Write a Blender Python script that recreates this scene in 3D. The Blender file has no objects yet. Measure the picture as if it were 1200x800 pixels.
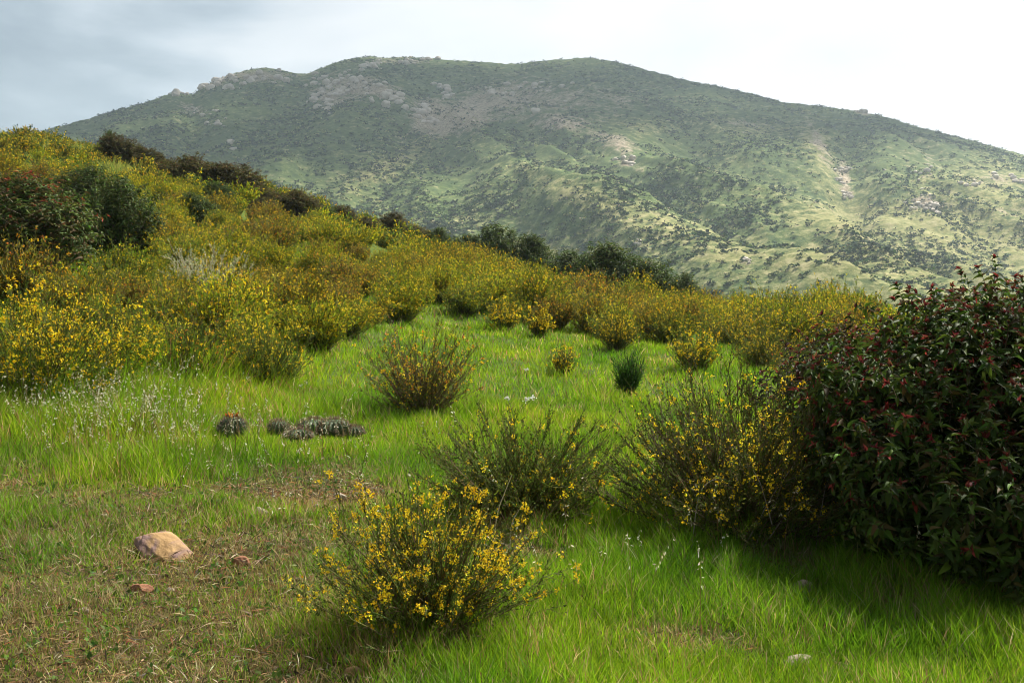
import bpy, math, random
import numpy as np

sc = bpy.context.scene
COL = sc.collection
random.seed(7)
EYE = 1.6
F = 1152.0          # focal length in reference pixels (1200 wide)
HOR = 330.0         # horizon row in the reference

# ------------------------------------------------------------------ noise
_perm = np.random.default_rng(11).permutation(256)
_perm = np.concatenate([_perm, _perm, _perm])
_ga = np.random.default_rng(12).uniform(0, 2 * math.pi, 256)
_gx, _gy = np.cos(_ga), np.sin(_ga)

def perlin(x, y, seed=0):
    x = np.asarray(x, float) + seed * 17.31; y = np.asarray(y, float) + seed * 9.77
    xi = np.floor(x).astype(int); yi = np.floor(y).astype(int)
    xf = x - xi; yf = y - yi
    u = xf * xf * xf * (xf * (xf * 6 - 15) + 10); v = yf * yf * yf * (yf * (yf * 6 - 15) + 10)
    def g(ix, iy, dx, dy):
        h = _perm[_perm[ix & 255] + (iy & 255)]
        return _gx[h] * dx + _gy[h] * dy
    a = g(xi, yi, xf, yf); b = g(xi + 1, yi, xf - 1, yf)
    c = g(xi, yi + 1, xf, yf - 1); d = g(xi + 1, yi + 1, xf - 1, yf - 1)
    return ((a + (b - a) * u) * (1 - v) + (c + (d - c) * u) * v) * 1.5

def fbm(x, y, seed=0, octv=4):
    s = 0; a = 1.0; f = 1.0
    for i in range(octv):
        s = s + a * perlin(x * f, y * f, seed + i * 3); a *= 0.5; f *= 2.03
    return s

def sstep(a, b, x):
    t = np.clip((x - a) / (b - a), 0, 1)
    return t * t * (3 - 2 * t)

# ------------------------------------------------------------------ near terrain
PXC = np.array([-900, -300, 0, 200, 400, 600, 800, 1000, 1200, 1800.])
YR = np.array([2, 4, 6, 9, 13, 18, 25, 35, 50, 62, 80, 120, 200, 300.])
flat = lambda Y: 330 + 1843 / Y
def zrow(vals):
    return [1.6 + (HOR - v) / F * y for v, y in zip(vals, YR[:10])]
cols = [
    zrow([1245, 770, 590, 455, 350, 270, 195, 140, 105, 95]) + [9, 2, -20, -45],
    zrow([1250, 785, 615, 490, 395, 315, 240, 180, 145, 132]) + [9, 2, -20, -45],
    zrow([1251, 791, 632, 512, 428, 355, 282, 217, 173, 158]) + [8, 0, -22, -46],
    zrow([1251, 791, 634, 521, 440, 376, 313, 250, 204, 192]) + [6, -2, -24, -48],
    zrow([1251, 791, 636, 530, 457, 404, 352, 300, 258, 252]) + [2, -6, -28, -52],
    zrow([1251, 791, 637, 533, 468, 425, 392, 352, 326, 328]) + [-2, -11, -34, -56],
    zrow([1251, 791, 637, 535, 471, 430, 401, 380, 372, 388]) + [-7, -16, -40, -60],
    zrow([1251, 791, 637, 535, 472, 432, 403, 386, 388, 405]) + [-8, -18, -42, -60],
    zrow([1251, 791, 637, 535, 472, 434, 406, 392, 396, 412]) + [-9, -20, -42, -60],
    zrow([1251, 791, 637, 536, 474, 440, 414, 402, 405, 420]) + [-10, -20, -44, -60],
]
_T = np.array(cols)                       # (col, row)
_uf = np.linspace(-1500 / F, 1200 / F, 240)
_lf = np.linspace(math.log(2), math.log(300), 260)
_tmp = np.array([np.interp(np.exp(_lf), YR, c) for c in _T])
_tab = np.array([np.interp(_uf, (PXC - 600) / F, _tmp[:, j]) for j in range(len(_lf))]).T
def _blur(a, axis, n):
    k = np.hanning(n + 2)[1:-1]; k /= k.sum()
    pad = [(0, 0), (0, 0)]; pad[axis] = (n // 2, n // 2)
    b = np.pad(a, pad, mode='edge')
    return np.apply_along_axis(lambda r: np.convolve(r, k, 'valid'), axis, b)
_tab = _blur(_blur(_tab, 0, 31), 1, 17)

def gz(x, y, bumps=True):
    x = np.asarray(x, float); y = np.asarray(y, float)
    yy = np.clip(y, 4, 299)
    u = np.clip(x / yy, _uf[0], _uf[-1] - 1e-6); l = np.log(yy)
    fu = (u - _uf[0]) / (_uf[1] - _uf[0]); fl = np.clip((l - _lf[0]) / (_lf[1] - _lf[0]), 0, len(_lf) - 1.001)
    i = np.clip(fu.astype(int), 0, len(_uf) - 2); j = fl.astype(int)
    a = fu - i; b = fl - j
    z = (_tab[i, j] * (1 - a) + _tab[i + 1, j] * a) * (1 - b) + (_tab[i, j + 1] * (1 - a) + _tab[i + 1, j + 1] * a) * b
    if bumps:
        z = z + 0.035 * fbm(x / 1.1, y / 1.1, 2, 3) + np.clip((y - 10) / 25, 0, 1) * 0.35 * fbm(x / 6, y / 6, 5, 2)
    return z

def hit(px, py, fn=None, y0=3.0, y1=62.0, n=2600):
    fn = fn or gz
    Y = np.geomspace(y0, y1, n); X = (px - 600) / F * Y
    p = HOR + (EYE - fn(X, Y)) / Y * F
    k = np.argmax(p <= py)
    if p[k] > py: k = int(np.argmin(p))
    return float(X[k]), float(Y[k])

# ------------------------------------------------------------------ mountain
CR = np.array([(-700, 300), (-400, 262), (-150, 215), (0, 172), (60, 150), (100, 140), (130, 131), (165, 122), (190, 113), (205, 108), (216, 110), (225, 111),
      (236, 104), (250, 95), (270, 87), (290, 82), (310, 79), (325, 81), (340, 85), (358, 87), (372, 82), (390, 74),
      (410, 69), (433, 66), (450, 68), (480, 67), (510, 68.5), (540, 71), (575, 73), (605, 75), (650, 70), (690, 67), (720, 72), (760, 82),
      (800, 93), (860, 105), (920, 120), (960, 124), (1000, 129), (1040, 137), (1070, 147), (1100, 155), (1150, 168), (1200, 181), (1300, 212), (1450, 255), (1700, 300), (2000, 318)], float)
MY0 = 230.0
def mcrest(u):
    px = u * F + 600
    Yc = 1400 + 120 * np.sin(px / 260.0) - 260 * sstep(500, -100, px) - 200 * sstep(800, 1500, px)
    return Yc, 1.6 + (HOR - np.interp(px, CR[:, 0], CR[:, 1])) / F * Yc

def seg_d(x, y, a, b):
    ax, ay = a; bx, by = b
    t = np.clip(((x - ax) * (bx - ax) + (y - ay) * (by - ay)) / ((bx - ax) ** 2 + (by - ay) ** 2), 0, 1)
    return np.hypot(x - ax - t * (bx - ax), y - ay - t * (by - ay)), t

def mz(x, y):
    x = np.asarray(x, float); y = np.asarray(y, float)
    u = x / y
    Yc, zc = mcrest(u)
    s = (y - MY0) / (Yc - MY0)
    z0 = -42 + 5 * perlin(x / 160, y / 160, 21)
    sc_ = np.clip(s, 0, 1)
    z = z0 + (zc - z0) * (0.25 * sc_ + 0.75 * sc_ ** 1.45)
    env = np.clip(4 * sc_ * (1 - sc_), 0, 1) ** 0.8
    wx = x + 70 * perlin(x / 260, y / 260, 30) + 0.22 * (y - 700)
    r1 = 1 - 2 * np.abs(perlin(wx / 190, y / 900, 31))
    r2 = 1 - 2 * np.abs(perlin(wx / 75, y / 330, 32))
    r3 = fbm(x / 42, y / 70, 33, 4)
    z = z + env * (21 * (r1 - 0.3) + 9 * (r2 - 0.3) + 3.5 * r3)
    z = z + np.clip(sc_ * 5, 0, 1) * (1.0 * fbm(x / 9, y / 9, 34, 3))
    # knoll with its falling spur on the right, and two ravines
    d, t = seg_d(x, y, (232, 560), (300, 430)); z = z + (15 - 7 * t) * np.exp(-(d / 26) ** 2)
    d, t = seg_d(x, y, (40, 640), (130, 420)); z = z + 12 * np.exp(-(d / 30) ** 2)
    d, t = seg_d(x, y, (345, 1000), (235, 690)); z = z - 15 * np.exp(-(d / 20) ** 2)
    d, t = seg_d(x, y, (60, 900), (150, 520)); z = z - 10 * np.exp(-(d / 22) ** 2)
    # behind the crest
    back = np.clip(y - Yc, 0, None)
    z = z - back * 0.22
    return z

# ------------------------------------------------------------------ mesh helpers
def make_mesh(name, parts, mat, smooth=True):
    """parts: list of (V (n,3), F (m,k), C (n,3) or (3,))"""
    Vs, loops, starts, Cs = [], [], [], []
    off = 0; lo = 0
    for V, Fc, C in parts:
        V = np.asarray(V, np.float32).reshape(-1, 3)
        if len(V) == 0: continue
        C = np.asarray(C, np.float32)
        if C.ndim == 1: C = np.broadcast_to(C, (len(V), 3))
        Vs.append(V); Cs.append(C)
        Fc = np.asarray(Fc, np.int32)
        loops.append((Fc + off).ravel()); starts.append(np.arange(len(Fc), dtype=np.int32) * Fc.shape[1] + lo)
        off += len(V); lo += Fc.size
    V = np.concatenate(Vs); L = np.concatenate(loops); S = np.concatenate(starts); C = np.concatenate(Cs)
    me = bpy.data.meshes.new(name)
    me.vertices.add(len(V)); me.vertices.foreach_set('co', V.ravel())
    me.loops.add(len(L)); me.loops.foreach_set('vertex_index', L)
    me.polygons.add(len(S)); me.polygons.foreach_set('loop_start', S)
    me.update(calc_edges=True)
    at = me.attributes.new('Col', 'FLOAT_COLOR', 'POINT')
    rgba = np.ones((len(V), 4), np.float32); rgba[:, :3] = C
    at.data.foreach_set('color', rgba.ravel())
    if not smooth: me.shade_flat()
    if mat: me.materials.append(mat)
    return me

def link(name, me, parent=None, loc=(0, 0, 0), rz=0.0, s=(1, 1, 1)):
    o = bpy.data.objects.new(name, me)
    o.location = loc; o.rotation_euler = (0, 0, rz); o.scale = s
    if parent: o.parent = parent
    COL.objects.link(o)
    return o

def tag(o, label=None, cat=None, group=None, kind=None):
    if label: o['label'] = label
    if cat: o['category'] = cat
    if group: o['group'] = group
    if kind: o['kind'] = kind
    return o

def tubes(P, R, sides=3, C=(0.1, 0.1, 0.1)):
    N, K, _ = P.shape
    T = np.gradient(P, axis=1)
    T /= np.linalg.norm(T, axis=2, keepdims=True) + 1e-9
    ref = np.where(np.abs(T[:, :, 2:3]) > 0.9, np.array([1., 0, 0]), np.array([0, 0, 1.]))
    A = np.cross(T, ref); A /= np.linalg.norm(A, axis=2, keepdims=True) + 1e-9
    B = np.cross(T, A)
    ang = np.arange(sides) * 2 * math.pi / sides
    V = P[:, :, None, :] + R[:, :, None, None] * (np.cos(ang)[None, None, :, None] * A[:, :, None, :] + np.sin(ang)[None, None, :, None] * B[:, :, None, :])
    n, k, s = np.meshgrid(np.arange(N), np.arange(K - 1), np.arange(sides), indexing='ij')
    i = lambda n, k, s: (n * K + k) * sides + s
    s2 = (s + 1) % sides
    Fq = np.stack([i(n, k, s), i(n, k, s2), i(n, k + 1, s2), i(n, k + 1, s)], -1).reshape(-1, 4)
    C = np.asarray(C, float)
    if C.ndim == 2: C = np.repeat(C, K * sides, axis=0)
    return V.reshape(-1, 3), Fq, C

def unit(v):
    return v / (np.linalg.norm(v, axis=-1, keepdims=True) + 1e-9)

def frames(d, rng, up=None, roll=1.0):
    """rotation matrices whose columns are side, along d, normal"""
    d = unit(d)
    r = rng.normal(size=d.shape) * roll
    if up is not None: r = r + up
    n = unit(r - (r * d).sum(-1, keepdims=True) * d)
    s = np.cross(d, n)
    return np.stack([s, d, n], -1)

def scatter(tv, tf, M, loc, S, C, tc=None):
    """copies of a small template; M (N,3,3), loc (N,3), S (N,) or (N,3), C (N,3)"""
    tv = np.asarray(tv, float); tf = np.asarray(tf, int)
    N = len(loc); m = len(tv)
    S = np.asarray(S, float)
    if S.ndim == 1: S = S[:, None].repeat(3, 1)
    V = np.einsum('nij,nmj->nmi', M, tv[None] * S[:, None, :]) + loc[:, None, :]
    Fc = (tf[None] + (np.arange(N) * m)[:, None, None]).reshape(-1, tf.shape[1])
    Cv = np.repeat(C, m, axis=0)
    if tc is not None: Cv = Cv * np.tile(np.asarray(tc), N)[:, None]
    return V.reshape(-1, 3), Fc, Cv

def along(P, idx, t):
    K = P.shape[1]
    f = np.clip(t, 0, 0.9999) * (K - 1); k = f.astype(int); a = (f - k)[:, None]
    p0 = P[idx, k]; p1 = P[idx, k + 1]
    return p0 * (1 - a) + p1 * a, unit(p1 - p0)

def pick(rng, n, pal, jit=0.18):
    pal = np.asarray(pal, float)
    c = pal[rng.integers(0, len(pal), n)]
    c = c * (1 + rng.normal(size=(n, 1)) * jit) * (1 + rng.normal(size=(n, 3)) * jit * 0.35)
    return np.clip(c, 0.002, 0.95)

DIAMOND = ([(0, 0, 0), (.5, .45, .06), (0, 1, 0), (-.5, .45, .06)], [(0, 1, 2, 3)])
# folded lance leaf, slightly drooping
def lance():
    v = []; ts = [0, .2, .45, .75, 1.0]; w = [.06, .40, .5, .33, .02]
    for t, ww in zip(ts, w):
        z = -0.75 * t * t + 0.12 * t
        v += [(-ww, t, z + (.5 * ww)), (0, t, z), (ww, t, z + (.5 * ww))]
    f = []
    for k in range(4):
        a = k * 3
        f += [(a, a + 1, a + 4, a + 3), (a + 1, a + 2, a + 5, a + 4)]
    return v, f
LANCE = lance()
def flower_template(seed, n=5):
    r = np.random.default_rng(seed); v = []; f = []
    for k in range(n):
        c = r.normal(size=3) * .32; d = unit(r.normal(size=3) + np.array([0, 0, .6])); s = unit(np.cross(d, r.normal(size=3)))
        l = .55 * r.uniform(.7, 1.2); w = .28 * r.uniform(.7, 1.2); b = len(v)
        v += [tuple(c), tuple(c + d * l * .5 + s * w), tuple(c + d * l), tuple(c + d * l * .5 - s * w)]
        f.append((b, b + 1, b + 2, b + 3))
    return v, f
FLOWERS = [flower_template(k) for k in range(5)]

# ------------------------------------------------------------------ materials
def newmat(name):
    m = bpy.data.materials.new(name); m.use_nodes = True
    nt = m.node_tree; nt.nodes.clear()
    return m, nt, nt.nodes.new('ShaderNodeOutputMaterial')
def N(nt, t, **kw):
    n = nt.nodes.new(t)
    for k, v in kw.items():
        if k in n.inputs: n.inputs[k].default_value = v
        else: setattr(n, k, v)
    return n
def leaf_mat(name, rough=.55, spec=.25, trans=.3, vary=.25, nscale=0):
    m, nt, out = newmat(name); L = nt.links.new
    at = N(nt, 'ShaderNodeAttribute', attribute_name='Col')
    oi = N(nt, 'ShaderNodeObjectInfo')
    mr = N(nt, 'ShaderNodeMapRange'); mr.inputs['To Min'].default_value = 1 - vary; mr.inputs['To Max'].default_value = 1 + vary
    L(oi.outputs['Random'], mr.inputs['Value'])
    mul = N(nt, 'ShaderNodeVectorMath', operation='SCALE')
    L(at.outputs['Color'], mul.inputs[0]); L(mr.outputs[0], mul.inputs['Scale'])
    p = N(nt, 'ShaderNodeBsdfPrincipled', Roughness=rough); p.inputs['Specular IOR Level'].default_value = spec
    t = N(nt, 'ShaderNodeBsdfTranslucent'); mx = N(nt, 'ShaderNodeMixShader'); mx.inputs[0].default_value = trans
    L(mul.outputs[0], p.inputs['Base Color']); L(mul.outputs[0], t.inputs['Color'])
    L(p.outputs[0], mx.inputs[1]); L(t.outputs[0], mx.inputs[2]); L(mx.outputs[0], out.inputs['Surface'])
    return m
M_LEAF = leaf_mat('broom_leaf', .7, .1, .42)
M_GRASS = leaf_mat('grass_blade', .55, .15, .45, 0)
M_PETAL = leaf_mat('petal', .6, .15, .35, .1)
M_SUMAC = leaf_mat('sumac_leaf', .62, .14, .3, .12)
M_STEM = leaf_mat('stem', .75, .2, 0.0, .15)
M_FAR = leaf_mat('distant_leaf', .8, .1, .15, .3)

def ramp(nt, stops, interp='LINEAR'):
    r = N(nt, 'ShaderNodeValToRGB'); r.color_ramp.interpolation = interp
    e = r.color_ramp.elements
    e[0].position, e[0].color = stops[0][0], (*stops[0][1], 1)
    e[1].position, e[1].color = stops[-1][0], (*stops[-1][1], 1)
    for p, c in stops[1:-1]:
        n = e.new(p); n.color = (*c, 1)
    return r

def ground_mat():
    m, nt, out = newmat('ground_soil'); L = nt.links.new
    tc = N(nt, 'ShaderNodeTexCoord')
    at = N(nt, 'ShaderNodeAttribute', attribute_name='Col')
    n1 = N(nt, 'ShaderNodeTexNoise', Scale=9.0, Detail=8.0, Roughness=.7); L(tc.outputs['Object'], n1.inputs['Vector'])
    r1 = ramp(nt, [(.3, (.35, .35, .35)), (.55, (.9, .85, .8)), (.75, (1.5, 1.4, 1.2))]); L(n1.outputs['Fac'], r1.inputs[0])
    mu = N(nt, 'ShaderNodeMix', data_type='RGBA', blend_type='MULTIPLY'); mu.inputs[0].default_value = 1
    L(at.outputs['Color'], mu.inputs[6]); L(r1.outputs[0], mu.inputs[7])
    p = N(nt, 'ShaderNodeBsdfPrincipled', Roughness=.95); p.inputs['Specular IOR Level'].default_value = .1
    L(mu.outputs[2], p.inputs['Base Color'])
    b = N(nt, 'ShaderNodeBump', Strength=.6, Distance=.03); n2 = N(nt, 'ShaderNodeTexNoise', Scale=40.0, Detail=5.0)
    L(tc.outputs['Object'], n2.inputs['Vector']); L(n2.outputs['Fac'], b.inputs['Height']); L(b.outputs[0], p.inputs['Normal'])
    L(p.outputs[0], out.inputs['Surface'])
    return m

def mountain_mat():
    m, nt, out = newmat('mountain_slope'); L = nt.links.new
    tc = N(nt, 'ShaderNodeTexCoord')
    at = N(nt, 'ShaderNodeAttribute', attribute_name='Col')      # r: dry grass, g: bare rock/soil, b: lush
    sp = N(nt, 'ShaderNodeSeparateColor'); L(at.outputs['Color'], sp.inputs[0])
    def noise(s, d=6., r=.65):
        n = N(nt, 'ShaderNodeTexNoise', Scale=s, Detail=d, Roughness=r); L(tc.outputs['Object'], n.inputs['Vector']); return n
    nA, nB, nC = noise(.035, 9, .75), noise(.13, 8, .78), noise(.4, 5, .75)
    def add(a, b, op='ADD', clamp=False):
        n = N(nt, 'ShaderNodeMath', operation=op); n.use_clamp = clamp
        for k, v in ((0, a), (1, b)):
            if isinstance(v, (int, float)): n.inputs[k].default_value = v
            else: L(v, n.inputs[k])
        return n.outputs[0]
    def mix(f, a, b):
        n = N(nt, 'ShaderNodeMix', data_type='RGBA'); L(f, n.inputs[0])
        for k, v in ((6, a), (7, b)):
            if isinstance(v, tuple): n.inputs[k].default_value = (*v, 1)
            else: L(v, n.inputs[k])
        return n.outputs[2]
    g = ramp(nt, [(.36, (.028, .050, .019)), (.45, (.07, .105, .034)), (.55, (.125, .17, .050)), (.66, (.21, .225, .09))]); L(nB.outputs['Fac'], g.inputs[0])
    g2 = ramp(nt, [(.35, (.05, .09, .03)), (.65, (.16, .19, .065))]); L(nA.outputs['Fac'], g2.inputs[0])
    green = N(nt, 'ShaderNodeMix', data_type='RGBA'); green.inputs[0].default_value = .45; L(g.outputs[0], green.inputs[6]); L(g2.outputs[0], green.inputs[7])
    dry = ramp(nt, [(.35, (.12, .15, .04)), (.52, (.28, .27, .11)), (.68, (.46, .40, .22))]); L(nB.outputs['Fac'], dry.inputs[0])
    rock = ramp(nt, [(.34, (.12, .095, .07)), (.5, (.36, .29, .20)), (.66, (.60, .51, .39))]); L(nC.outputs['Fac'], rock.inputs[0])
    # break the edges of each cover with noise
    fd = add(add(sp.outputs[0], add(nA.outputs['Fac'], -.5)), add(add(nB.outputs['Fac'], -.5), 1.9, 'MULTIPLY'))
    md = N(nt, 'ShaderNodeMapRange'); md.inputs['From Min'].default_value = .24; md.inputs['From Max'].default_value = .66; L(fd, md.inputs['Value'])
    fr = add(add(sp.outputs[1], add(add(nA.outputs['Fac'], -.5), 1.2, 'MULTIPLY')), add(add(nB.outputs['Fac'], -.5), 1.0, 'MULTIPLY'))
    mr = N(nt, 'ShaderNodeMapRange'); mr.inputs['From Min'].default_value = .27; mr.inputs['From Max'].default_value = .52; L(fr, mr.inputs['Value'])
    c = mix(md.outputs[0], green.outputs[2], dry.outputs[0])
    c = mix(mr.outputs[0], c, rock.outputs[0])
    p = N(nt, 'ShaderNodeBsdfPrincipled', Roughness=1.0); p.inputs['Specular IOR Level'].default_value = .05
    L(c, p.inputs['Base Color'])
    b = N(nt, 'ShaderNodeBump', Strength=.8, Distance=2.0); L(nB.outputs['Fac'], b.inputs['Height']); L(b.outputs[0], p.inputs['Normal'])
    L(p.outputs[0], out.inputs['Surface'])
    return m

def rock_mat(name, stops, scale, stain=None):
    m, nt, out = newmat(name); L = nt.links.new
    tc = N(nt, 'ShaderNodeTexCoord')
    n1 = N(nt, 'ShaderNodeTexNoise', Scale=scale, Detail=8.0, Roughness=.65, Distortion=.6); L(tc.outputs['Object'], n1.inputs['Vector'])
    r = ramp(nt, stops); L(n1.outputs['Fac'], r.inputs[0]); c = r.outputs[0]
    if stain:
        n3 = N(nt, 'ShaderNodeTexNoise', Scale=scale * .45, Detail=4.0, Distortion=1.0); L(tc.outputs['Object'], n3.inputs['Vector'])
        mr = N(nt, 'ShaderNodeMapRange'); mr.inputs['From Min'].default_value = .465; mr.inputs['From Max'].default_value = .535; L(n3.outputs['Fac'], mr.inputs['Value'])
        mx = N(nt, 'ShaderNodeMix', data_type='RGBA'); L(mr.outputs[0], mx.inputs[0]); L(c, mx.inputs[6]); mx.inputs[7].default_value = (*stain, 1); c = mx.outputs[2]
    n2 = N(nt, 'ShaderNodeTexNoise', Scale=scale * 5, Detail=6.0); L(tc.outputs['Object'], n2.inputs['Vector'])
    b = N(nt, 'ShaderNodeBump', Strength=.5, Distance=.02 if scale > 1 else .5); L(n2.outputs['Fac'], b.inputs['Height'])
    p = N(nt, 'ShaderNodeBsdfPrincipled', Roughness=.85); p.inputs['Specular IOR Level'].default_value = .25
    L(c, p.inputs['Base Color']); L(b.outputs[0], p.inputs['Normal']); L(p.outputs[0], out.inputs['Surface'])
    return m
M_ROCK_OCHRE = rock_mat('ochre_sandstone', [(.3, (.19, .11, .042)), (.5, (.32, .20, .085)), (.7, (.42, .28, .13))], 7, (.20, .125, .105))
M_ROCK_RED = rock_mat('reddish_stone', [(.3, (.16, .065, .03)), (.6, (.27, .125, .065)), (.75, (.34, .2, .13))], 12)
M_ROCK_PALE = rock_mat('pale_stone', [(.3, (.20, .155, .10)), (.6, (.34, .28, .20)), (.75, (.45, .39, .31))], 12)
M_ROCK_MOUNT = rock_mat('granite', [(.3, (.34, .28, .23)), (.5, (.58, .51, .43)), (.7, (.75, .69, .60))], .35)

# ------------------------------------------------------------------ ground
def grassmix(x, y):
    """1 = lush green meadow, 0 = short brown turf (lower left)"""
    yy = np.maximum(y, 3.2)
    px = x / yy * F + 600; py = HOR + EYE / yy * F
    lo = .93 * sstep(520, 690, py + 60 * fbm(x / 0.9, y / 0.9, 40, 3)) * sstep(560, 300, px + 90 * fbm(x / 0.7, y / 0.7, 43, 3))
    sp = sstep(.32, .6, fbm(x / 0.8 + 9, y / 0.8, 47, 3)) * sstep(500, 620, py) * .6
    d = np.hypot((px - 395) / 70, (py - 585) / 22)
    bare = np.exp(-d * d)
    return np.clip(1 - lo * .92 - sp - bare, 0, 1)

def boundary(px):
    """row in the photo's frame where the meadow meets the shrub cover"""
    return np.interp(px, [-300, 0, 130, 260, 330, 400, 450, 500, 560, 640, 720, 800, 860, 900, 1300],
                     [500, 468, 458, 450, 440, 408, 388, 376, 384, 396, 405, 408, 408, 420, 420])

def proj(x, y):
    yy = np.maximum(y, .5)
    return x / yy * F + 600, HOR + (EYE - gz(x, y, False)) / yy * F

def build_ground():
    a = np.linspace(-1, 1, 520); X = 150 * (.12 * a + .88 * a ** 3)
    b = np.linspace(-1, 1, 620); Y = 9 + np.where(b > 0, 270, 60) * (.08 * b + .92 * b ** 3)
    gx, gy = np.meshgrid(X, Y)
    x, y = gx.ravel(), gy.ravel()
    z = gz(x, y)
    n, mcol = len(Y), len(X)
    i, j = np.meshgrid(np.arange(n - 1), np.arange(mcol - 1), indexing='ij')
    k = i * mcol + j
    Fq = np.stack([k, k + 1, k + mcol + 1, k + mcol], -1).reshape(-1, 4)
    g = grassmix(x, y)[:, None]
    c = np.array([.08, .062, .024]) * (1 - g) + np.array([.07, .115, .016]) * g
    px, py = proj(x, y)
    h = sstep(14, -14, py - boundary(px)) * (y > 9)
    c = c * (1 - h[:, None]) + np.array([.10, .15, .02]) * h[:, None]
    me = make_mesh('ground', [(np.stack([x, y, z], -1), Fq, c)], ground_mat())
    tag(link('ground', me), kind='structure')
build_ground()

def covers(P, Q):
    def blob(cx, cy, rx, ry, a=1.0, rot=0.0):
        c, s = math.cos(rot), math.sin(rot)
        dx = (P - cx) * c + (Q - cy) * s; dy = -(P - cx) * s + (Q - cy) * c
        return a * np.exp(-((dx / rx) ** 2 + (dy / ry) ** 2))
    dry = .16 + .20 * sstep(230, 330, Q) + .16 * sstep(850, 1150, P) * sstep(150, 230, Q)
    for b in [(690, 235, 90, 16, .5, .42), (800, 270, 70, 18, .35, .35), (440, 205, 60, 16, .3, -.4), (480, 180, 50, 10, .3, -.5), (880, 150, 80, 9, .35, .1),
              (960, 175, 14, 40, .5, -.4), (1010, 255, 110, 22, .45, .1), (1130, 270, 90, 30, .35, .3), (1000, 300, 90, 14, .3, 0), (560, 250, 50, 12, .2, -.3), (650, 300, 90, 14, .25, .1),
              (750, 150, 60, 10, .25, .1), (850, 300, 40, 8, .4, 0), (1160, 215, 50, 30, .3, 0), (300, 88, 50, 8, .3, 0)]:
        dry = dry + blob(*b)
    rk = .10 * sstep(240, 120, Q)
    for b in [(305, 90, 45, 8, .45, .0), (255, 97, 25, 6, .3, -.5), (415, 103, 40, 16, .5, .1), (380, 115, 18, 10, .4, 0), (455, 108, 25, 8, .3, .3), (530, 140, 55, 20, .6, -.2), (500, 128, 18, 14, .3, 0), (470, 72, 40, 5, .3, 0),
              (600, 110, 60, 20, .3, 0), (650, 145, 30, 10, .4, 0), (735, 190, 25, 12, .38, .5), (700, 120, 80, 22, .25, 0), (720, 165, 50, 10, .3, .3), (870, 145, 30, 6, .3, 0), (960, 170, 8, 36, .45, -.4), (990, 210, 9, 26, .55, -.2),
              (1085, 238, 24, 10, .65, 0), (1010, 131, 12, 4, .7, .4), (1080, 190, 60, 20, .22, 0), (1165, 210, 40, 12, .3, 0), (1180, 250, 25, 20, .3, 0), (925, 190, 22, 18, .25, 0), (875, 308, 14, 3, .6, 0), (225, 128, 25, 8, .3, .2), (840, 225, 30, 10, .2, 0), (450, 260, 60, 10, .18, 0), (600, 290, 60, 10, .2, 0)]:
        rk = rk + blob(*b)
    return dry, rk

def build_mountain():
    px = np.concatenate([np.linspace(-1100, -60, 120)[:-1], np.linspace(-60, 1260, 560)[:-1], np.linspace(1260, 2300, 120)])
    t = np.linspace(0, 1, 430)
    Y = 215 * (2300 / 215.) ** t
    U, YY = np.meshgrid((px - 600) / F, Y)
    x = (U * YY).ravel(); y = YY.ravel()
    z = mz(x, y)
    n, mcol = len(Y), len(px)
    i, j = np.meshgrid(np.arange(n - 1), np.arange(mcol - 1), indexing='ij')
    k = i * mcol + j
    Fq = np.stack([k, k + 1, k + mcol + 1, k + mcol], -1).reshape(-1, 4)
    P = x / y * F + 600; Q = HOR + (EYE - z) / y * F
    dry, rk = covers(P, Q)
    C = np.stack([np.clip(dry, 0, 1), np.clip(rk, 0, 1), 0 * dry], -1)
    me = make_mesh('mountain', [(np.stack([x, y, z], -1), Fq, C)], mountain_mat())
    tag(link('mountain', me), kind='structure')
build_mountain()

# ------------------------------------------------------------------ broom-like shrubs
YEL = [(.84, .62, .02), (.88, .68, .02), (.80, .50, .01), (.85, .60, .012)]
ORA = [(.72, .34, .015), (.66, .24, .02), (.78, .46, .03), (.60, .18, .02)]
LGREEN = [(.10, .16, .02), (.14, .19, .022), (.07, .12, .018), (.16, .18, .025)]
LDARK = [(.05, .085, .014), (.065, .10, .016), (.085, .095, .022), (.035, .06, .012)]
LBROWN = [(.10, .06, .025), (.06, .07, .02), (.14, .08, .03), (.05, .045, .02)]
SGREEN = [(.10, .13, .025), (.13, .14, .035), (.11, .09, .03)]
SBROWN = [(.09, .055, .03), (.06, .04, .025), (.12, .08, .045), (.16, .12, .08)]

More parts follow.
